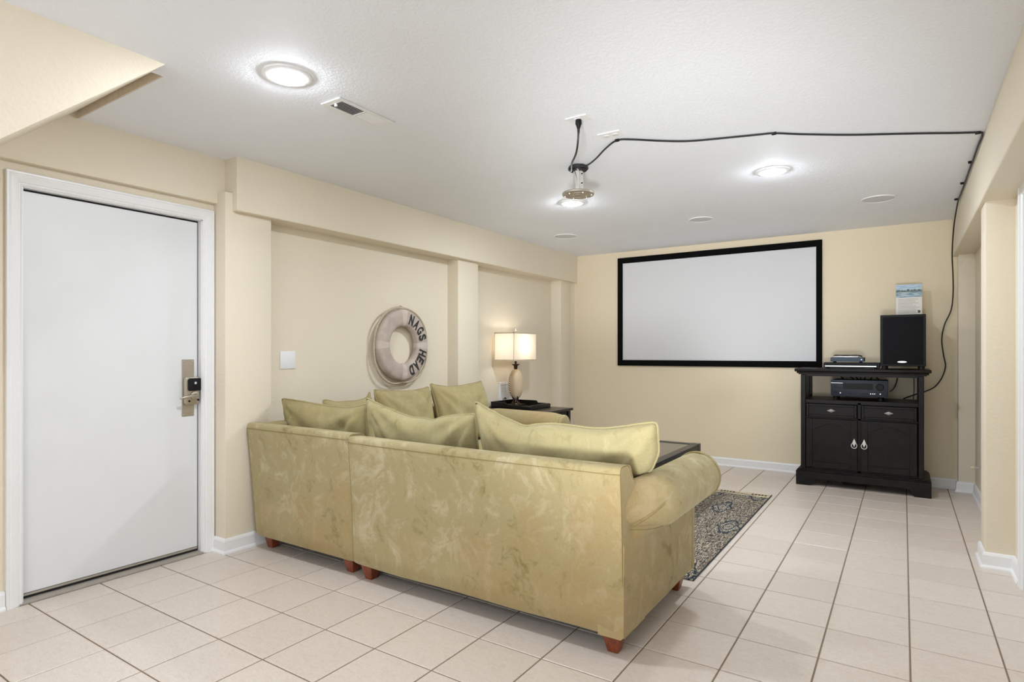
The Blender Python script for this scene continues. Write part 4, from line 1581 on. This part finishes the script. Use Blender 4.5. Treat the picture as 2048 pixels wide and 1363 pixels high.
build('woven_line', MB().tube(catmull([(gx0 + .01 + i * .12, gy1 + (.018 if i % 2 else .050), .0058) for i in range(12)], 4), .0022, 5), DARKYARN, rug)

kx0, kx1, ky0, ky1, kz = 1.25, 1.925, 2.765, 3.965, 0.452
ct = thing('coffee_table', 'dark coffee table with inset glossy top on the rug', 'table', ((kx0 + kx1) / 2, (ky0 + ky1) / 2, 0))
z0 = .0095
for x in (kx0 + .035, kx1 - .035):
    for y in (ky0 + .035, ky1 - .035):
        build('leg', MB().box(x - .035, x + .035, y - .035, y + .035, z0, kz, .003), ESPRESSO_T, ct)
for x in (kx0 + .035, kx1 - .035):
    build('rail', MB().box(x - .033, x + .033, ky0 + .07, ky1 - .07, kz - .070, kz - .002, .003), ESPRESSO_T, ct)
for y in (ky0 + .035, ky1 - .035):
    build('rail', MB().box(kx0 + .07, kx1 - .07, y - .033, y + .033, kz - .070, kz - .002, .003), ESPRESSO_T, ct)
build('inset_top', MB().box(kx0 + .072, kx1 - .072, ky0 + .072, ky1 - .072, kz - .022, kz - .006, .002), TABTOP, ct)
for y in (ky0 + .20, ky1 - .20):
    br = MB().prism([(kx1 - .06, kz - .072), (kx1 - .045, kz - .072), (kx1 - .045, kz - .105), (kx1 - .06, kz - .105)], 'y', y - .03, y + .03)
    build('bracket', br, ESPRESSO_T, ct)

# ---------------------------------------------------------------- media cabinet
mc = thing('media_cabinet', 'dark espresso media cabinet with arched doors and open shelf', 'cabinet', (3.04, 5.2, 0))
BX0, BX1, BYF, BYB = 2.562, 3.505, 4.970, 5.462
top = MB()
top.box(2.513, 3.556, 4.930, 5.470, 1.046, 1.075, .008, 3)
top.box(2.530, 3.540, 4.946, 5.466, 1.030, 1.046, .005, 2)
top.box(2.545, 3.524, 4.958, 5.464, 1.020, 1.030)
build('top', top, ESPRESSO, mc)
for x in (BX0, BX1 - .042):
    build('front_post', MB().box(x, x + .042, BYF, BYF + .042, 0.150, 1.020, .005), ESPRESSO, mc)
    build('rear_post', MB().box(x, x + .042, BYB - .04, BYB, 0.150, 1.020, .003), ESPRESSO, mc)
build('apron', MB().box(BX0 + .042, BX1 - .042, BYF + .006, BYF + .026, 1.004, 1.020), ESPRESSO, mc)
for x in (BX0 + .006, BX1 - .024):
    build('side_panel', MB().box(x, x + .018, BYF + .042, BYB - .04, 0.150, 1.020), ESPRESSO, mc)
build('shelf', MB().box(BX0 + .010, BX1 - .010, BYF + .012, BYB, 0.772, 0.790, .002), ESPRESSO, mc)
build('back_panel', MB().box(BX0 + .042, BX1 - .042, BYB - .012, BYB - .004, 0.150, 0.772), ESPRESSO, mc)
build('bottom_panel', MB().box(BX0 + .024, BX1 - .024, BYF + .03, BYB - .012, 0.150, 0.168), ESPRESSO, mc)
build('face_frame', MB().box(BX0 + .042, BX1 - .042, BYF + .012, BYF + .030, 0.618, 0.632).box(BX0 + .042, BX1 - .042, BYF + .012, BYF + .030, 0.756, 0.774)
      .box(3.020, 3.044, BYF + .012, BYF + .030, 0.150, 0.772).box(BX0 + .042, BX1 - .042, BYF + .012, BYF + .030, 0.150, 0.166), ESPRESSO, mc)
# plinth with bracket feet
pz = 0.150
plf = [(2.525, 0.0005), (2.640, 0.0005), (2.655, 0.018), (2.670, 0.050), (2.705, 0.064), (3.375, 0.064), (3.410, 0.050), (3.425, 0.018), (3.440, 0.0005), (3.556, 0.0005), (3.556, 0.128), (2.525, 0.128)]
build('plinth', MB().prism(plf, 'y', 4.945, 4.967).box(2.525, 2.547, 4.967, 5.44, 0.0005, 0.128).box(3.534, 3.556, 4.967, 5.44, 0.0005, 0.128)
      .box(2.530, 3.551, 4.950, 5.455, 0.128, 0.140, .003).box(2.540, 3.540, 4.958, 5.45, 0.140, 0.151, .003), ESPRESSO, mc)


def panel_frame(x0, x1, z0, z1, wfr, yf, depth=.012):
    m = MB()
    m.box(x0, x1, yf + depth, yf + .022, z0, z1, .002)
    m.box(x0, x0 + wfr, yf, yf + depth, z0, z1, .003).box(x1 - wfr, x1, yf, yf + depth, z0, z1, .003)
    m.box(x0 + wfr, x1 - wfr, yf, yf + depth, z0, z0 + wfr, .003).box(x0 + wfr, x1 - wfr, yf, yf + depth, z1 - wfr, z1, .003)
    return m


for i, (x0, x1) in enumerate(((2.610, 3.014), (3.050, 3.455))):
    d_ = build('drawer', panel_frame(x0, x1, 0.634, 0.752, .020, BYF - .012), ESPRESSO, mc)
    cx_, cz_ = (x0 + x1) / 2, 0.693
    kn = MB()
    y_ = BYF - .001
    kn.add([(cx_ - .034, y_ - .004, cz_), (cx_, y_ - .004, cz_ - .016), (cx_ + .034, y_ - .004, cz_), (cx_, y_ - .004, cz_ + .016), (cx_, y_ - .022, cz_),
            (cx_ - .034, y_ + .001, cz_), (cx_, y_ + .001, cz_ - .016), (cx_ + .034, y_ + .001, cz_), (cx_, y_ + .001, cz_ + .016)],
           [(0, 1, 4), (1, 2, 4), (2, 3, 4), (3, 0, 4), (0, 5, 6, 1), (1, 6, 7, 2), (2, 7, 8, 3), (3, 8, 5, 0), (5, 8, 7, 6)])
    build('knob', kn, PEWTER, d_)
for i, (x0, x1) in enumerate(((2.608, 3.018), (3.046, 3.457))):
    z0_, z1_, wf = 0.170, 0.616, .052
    yd = BYF - .010
    m = MB()
    m.box(x0, x0 + wf, yd, yd + .020, z0_, z1_, .002).box(x1 - wf, x1, yd, yd + .020, z0_, z1_, .002)
    m.box(x0 + wf, x1 - wf, yd, yd + .020, z0_, z0_ + wf, .002)
    # arched top rail (cathedral curve)
    xa, xb = x0 + wf, x1 - wf
    n = 20
    crv = []
    for j in range(n + 1):
        t = j / n
        s_ = 0.5 - 0.5 * math.cos(2 * PI * t)
        crv.append((xa + (xb - xa) * t, z1_ - .096 + .058 * s_ ** 0.75))
    m.prism([(xb, z1_), (xa, z1_)] + crv, 'y', yd, yd + .020)
    dd = build('door', m, ESPRESSO, mc)
    build('door_panel', MB().box(xa - .005, xb + .005, yd + .010, yd + .016, z0_ + wf - .005, z1_ - .03), ESPRESSO, dd)
    build('bead', MB().tube([(xa + .003, yd + .008, z0_ + wf + .002), (xb - .003, yd + .008, z0_ + wf + .002)], .003, 6), ESPRESSO, dd)
    build('bead', MB().tube([(x, yd + .008, z - .002) for x, z in crv], .003, 6), ESPRESSO, dd)
    px_ = (x1 - .024) if i == 0 else (x0 + .024)
    pzc = 0.405
    pl_ = MB()
    pl_.prism([(px_, pzc + .052), (px_ + .015, pzc + .012), (px_, pzc), (px_ - .015, pzc + .012)], 'y', yd - .005, yd)
    tear = [(px_ + .022 * math.sin(a), yd - .008, pzc - .010 + .024 * math.cos(a)) for a in [2 * PI * j / 20 for j in range(20)]]
    pl_.tube(tear, .0034, 6, closed=True)
    pl_.prism([(px_, pzc - .022), (px_ + .010, pzc + .006), (px_ - .010, pzc + .006)], 'y', yd - .010, yd - .005)
    build('pull', pl_, PEWTER, dd)

# AV receiver on the shelf
rv = thing('av_receiver', 'dark blue-black stereo receiver with display on cabinet shelf', 'receiver', (3.025, 5.15, 0.79))
rx0, rx1, rz0, rz1, ry = 2.806, 3.246, 0.826, 0.974, 5.002
build('case', MB().box(rx0 + .004, rx1 - .004, ry + .014, ry + .33, rz0 + .002, rz1 - .002, .003), BLACKPL, rv)
face = build('faceplate', MB().box(rx0, rx1, ry, ry + .014, rz0, rz1, .003, 2), BLUEBLK, rv)
build('display', MB().box(rx0 + .098, rx0 + .330, ry - .0015, ry + .001, rz0 + .066, rz0 + .118), BLACKPL, face)
build('name_strip', MB().box(rx0 + .002, rx0 + .096, ry - .0015, ry + .001, rz0 + .118, rz0 + .122), SILVER, face)
build('volume_dial', MB().lathe([(.030, 0), (.029, -.010), (.024, -.014), (.010, -.013)], (rx0 + .382, ry, rz0 + .090), 28, 'y'), BLACKPL, face)
for xx in (.034, .048, .062, .076):
    build('button', MB().box(rx0 + xx, rx0 + xx + .009, ry - .002, ry, rz0 + .076, rz0 + .080), BLACKPL, face)
build('power_button', MB().lathe([(.010, 0), (.009, -.004)], (rx0 + .038, ry, rz0 + .036), 16, 'y'), BLACKPL, face)
for xx in (.140, .158, .236, .252, .268, .284):
    build('button', MB().box(rx0 + xx, rx0 + xx + .011, ry - .002, ry, rz0 + .026, rz0 + .032), BLACKPL, face)
for xx in (.312, .328, .342):
    build('jack', MB().lathe([(.005, 0), (.004, -.003)], (rx0 + xx, ry, rz0 + .030), 12, 'y'), SILVER, face)
for xx in (.077, .384):
    build('jack', MB().lathe([(.006, 0), (.0045, -.003)], (rx0 + xx, ry, rz0 + .030), 12, 'y'), SILVER, face)
for xx in (.035, .385):
    for yy in (.05, .28):
        build('foot', MB().lathe([(.020, 0.7905), (.021, rz0 + .002)], (rx0 + xx, ry + yy, 0), 16), BLACKPL, rv)

# disc player
dv = thing('disc_player', 'slim black disc player with silver stripe lying on cabinet top', 'disc player', (2.965, 5.15, 1.075))
dx0, dx1, dy, dz0, dz1 = 2.742, 3.186, 5.050, 1.082, 1.130
build('case', MB().box(dx0, dx1, dy + .01, dy + .22, dz0, dz1, .003), BLACKPL, dv)
fp = build('faceplate', MB().box(dx0, dx1, dy, dy + .010, dz0, dz1 - .002, .002), BLACKPL, dv)
build('silver_stripe', MB().box(dx0 + .012, dx1 - .026, dy - .002, dy, dz0 + .010, dz0 + .020, .0008), SILVER, fp)
for xx in (.355, .375, .395, .415):
    build('button', MB().lathe([(.004, 0), (.003, -.002)], (dx0 + xx, dy, dz0 + .033), 8, 'y'), SLATE, fp)
for xx in (.03, .41):
    for yy in (.03, .19):
        build('foot', MB().lathe([(.012, 1.0755), (.012, dz0)], (dx0 + xx, dy + yy, 0), 12), BLACKPL, dv)
# set-top box on the player
cb = thing('set_top_box', 'small slate-blue set-top box stacked on the disc player', 'set-top box', (2.93, 5.14, 1.13))
ex0, ex1, ey, ez0, ez1 = 2.796, 3.066, 5.070, 1.1385, 1.176
build('case', MB().box(ex0, ex1, ey + .006, ey + .16, ez0, ez1, .005, 2), BLACKPL, cb)
fp = build('faceplate', MB().box(ex0 + .002, ex1 - .002, ey, ey + .006, ez0 + .001, ez1 - .001, .002), SLATE, cb)
build('indicator', MB().lathe([(.0045, 0), (.004, -.0015)], (ex1 - .022, ey, ez0 + .020), 10, 'y'), LED, fp)
for xx in (.03, .24):
    for yy in (.03, .13):
        build('foot', MB().lathe([(.010, 1.1303), (.010, ez0)], (ex0 + xx, ey + yy, 0), 10), BLACKPL, cb)
# slim silver adaptor with coiled lead on top
sa = thing('media_adapter', 'thin silver adapter with coiled black lead atop the set-top box', 'adapter', (2.92, 5.14, ez1))
build('body', MB().box(2.822, 3.022, 5.085, 5.175, ez1 + .0005, ez1 + .011, .003, 2), SILVER, sa)
ld = catmull([(2.822, 5.10, ez1 + .016), (2.85, 5.11, ez1 + .022), (2.88, 5.10, ez1 + .018), (2.93, 5.11, ez1 + .016), (2.98, 5.10, ez1 + .022), (3.03, 5.10, ez1 + .018), (3.046, 5.12, ez1 + .006),
              (3.03, 5.15, ez1 + .017), (2.96, 5.14, ez1 + .019), (2.88, 5.15, ez1 + .020), (2.83, 5.13, ez1 + .018), (2.84, 5.09, ez1 + .021), (2.90, 5.085, ez1 + .021), (3.0, 5.082, ez1 + .020), (3.04, 5.09, ez1 + .012)], 6)
build('lead', MB().tube(ld, .0042, 6), BLACKCORD, sa)

# loudspeaker and card
sk = thing('loudspeaker', 'black bookshelf loudspeaker with silver oval badge on cabinet right end', 'speaker', (3.355, 5.16, 1.075))
kx, ky_, kw, kzb, kzt = 3.190, 4.998, 0.329, 1.102, 1.547
build('cabinet_box', MB().box(kx, kx + kw, ky_ + .004, ky_ + .335, kzb, kzt, .004), BLACKPL, sk)
gr = build('grille', MB().box(kx + .020, kx + kw - .020, ky_ - .008, ky_ + .006, kzb + .018, kzt - .020, .005, 2), GRILLECLOTH, sk)
bdg = [(3.350 + .034 * math.cos(2 * PI * i / 28), 1.140 + .0078 * math.sin(2 * PI * i / 28)) for i in range(28)]
build('badge', MB().prism(bdg, 'y', ky_ - .0105, ky_ - .0075), SILVER, gr)
for xx in (.03, kw - .03):
    for yy in (.03, .30):
        build('foot', MB().lathe([(.024, 1.0755), (.022, kzb + .001)], (kx + xx, ky_ + yy, 0), 16), BLACKPL, sk)
cd = thing('postcard', 'white picture card with lake landscape standing on the loudspeaker', 'card', (3.400, 5.290, 1.547))
lean = 0.10


def card_pt(x, z, o=0.0):
    return (x, 5.285 + (z - 1.548) * lean - o, z)


def card_quad(m, x0, x1, z0, z1, o, th=.0012):
    vs = [card_pt(x0, z0, o), card_pt(x1, z0, o), card_pt(x1, z1, o), card_pt(x0, z1, o)]
    vs += [(p[0], p[1] + th, p[2]) for p in vs]
    m.add(vs, [(0, 1, 2, 3), (7, 6, 5, 4), (0, 4, 5, 1), (1, 5, 6, 2), (2, 6, 7, 3), (3, 7, 4, 0)])
    return m


build('card', card_quad(MB(), 3.303, 3.498, 1.548, 1.834, 0), PAPER, cd)
build('picture', card_quad(MB(), 3.3035, 3.4975, 1.716, 1.8335, .0009, .0008), PRINT, cd)
tx = MB()
random.seed(3)
for i in range(11):
    z = 1.700 - i * .0125
    card_quad(tx, 3.320, 3.320 + random.choice((.155, .15, .11, .16, .13)), z - .0016, z + .0016, .0006, .0004)
build('printed_lines', tx, PRINTTXT, cd)
shp = [(0, -.013), (.009, -.004), (.010, .010), (0, .013), (-.010, .010), (-.009, -.004)]
ms = MB()
vs = [card_pt(3.476 + a, 1.585 + b_, .0010) for a, b_ in shp]
vs += [(p[0], p[1] + .0008, p[2]) for p in vs]
ms.add(vs, [tuple(range(6)), tuple(range(6, 12))[::-1]] + [(i, (i + 1) % 6, 6 + (i + 1) % 6, 6 + i) for i in range(6)])
build('shield_emblem', ms, PRINTGRN, cd)
build('easel_back', MB().prism([(5.2885, 1.5485), (5.3035, 1.695), (5.307, 1.695), (5.336, 1.5485)], 'x', 3.385, 3.415), PAPER, cd)

# leads in the open shelf and behind
lw = thing('lead_bundle', 'thin black leads hanging behind receiver in the open cabinet shelf', 'cables', (3.05, 5.40, 0.79))
lm = []
for x, xe in ((2.86, 2.88), (2.94, 2.97), (2.985, 3.0), (3.02, 3.025), (3.06, 3.05), (3.11, 3.10), (3.15, 3.17)):
    build('lead', MB().tube(catmull([(xe, 5.345, .93), (xe, 5.375, .965), (x, 5.395, .985), (x - .01, 5.43, 1.0), (x - .01, 5.476, 1.02), (x - .01, 5.478, 1.06)], 5), .004 + .002 * random.random(), 6), BLACKCORD, lw)
build('lead', MB().tube(catmull([(3.255, 5.34, .862), (3.285, 5.37, .89), (3.305, 5.40, .94), (3.312, 5.44, .985), (3.315, 5.478, 1.03)], 5), .0045, 6), BLACKCORD, lw)
build('lead', MB().tube(catmull([(3.435, 5.43, .792), (3.440, 5.45, .88), (3.440, 5.474, .97), (3.437, 5.478, 1.03)], 5), .0035, 6), BLACKCORD, lw)
cw = []
for i in range(90):
    a = i * .42
    cw.append((2.98 + (.105 + .02 * math.sin(i * .7)) * math.cos(a), 5.22 + (.06 + .015 * math.cos(i * .9)) * math.sin(a), .008 + .034 * i / 90))
solo('cord_coil', MB().tube(catmull(cw, 2), .006, 6), BLACKCORD, (2.98, 5.22, 0), 'black coil of cord on floor under the media cabinet', 'cord')
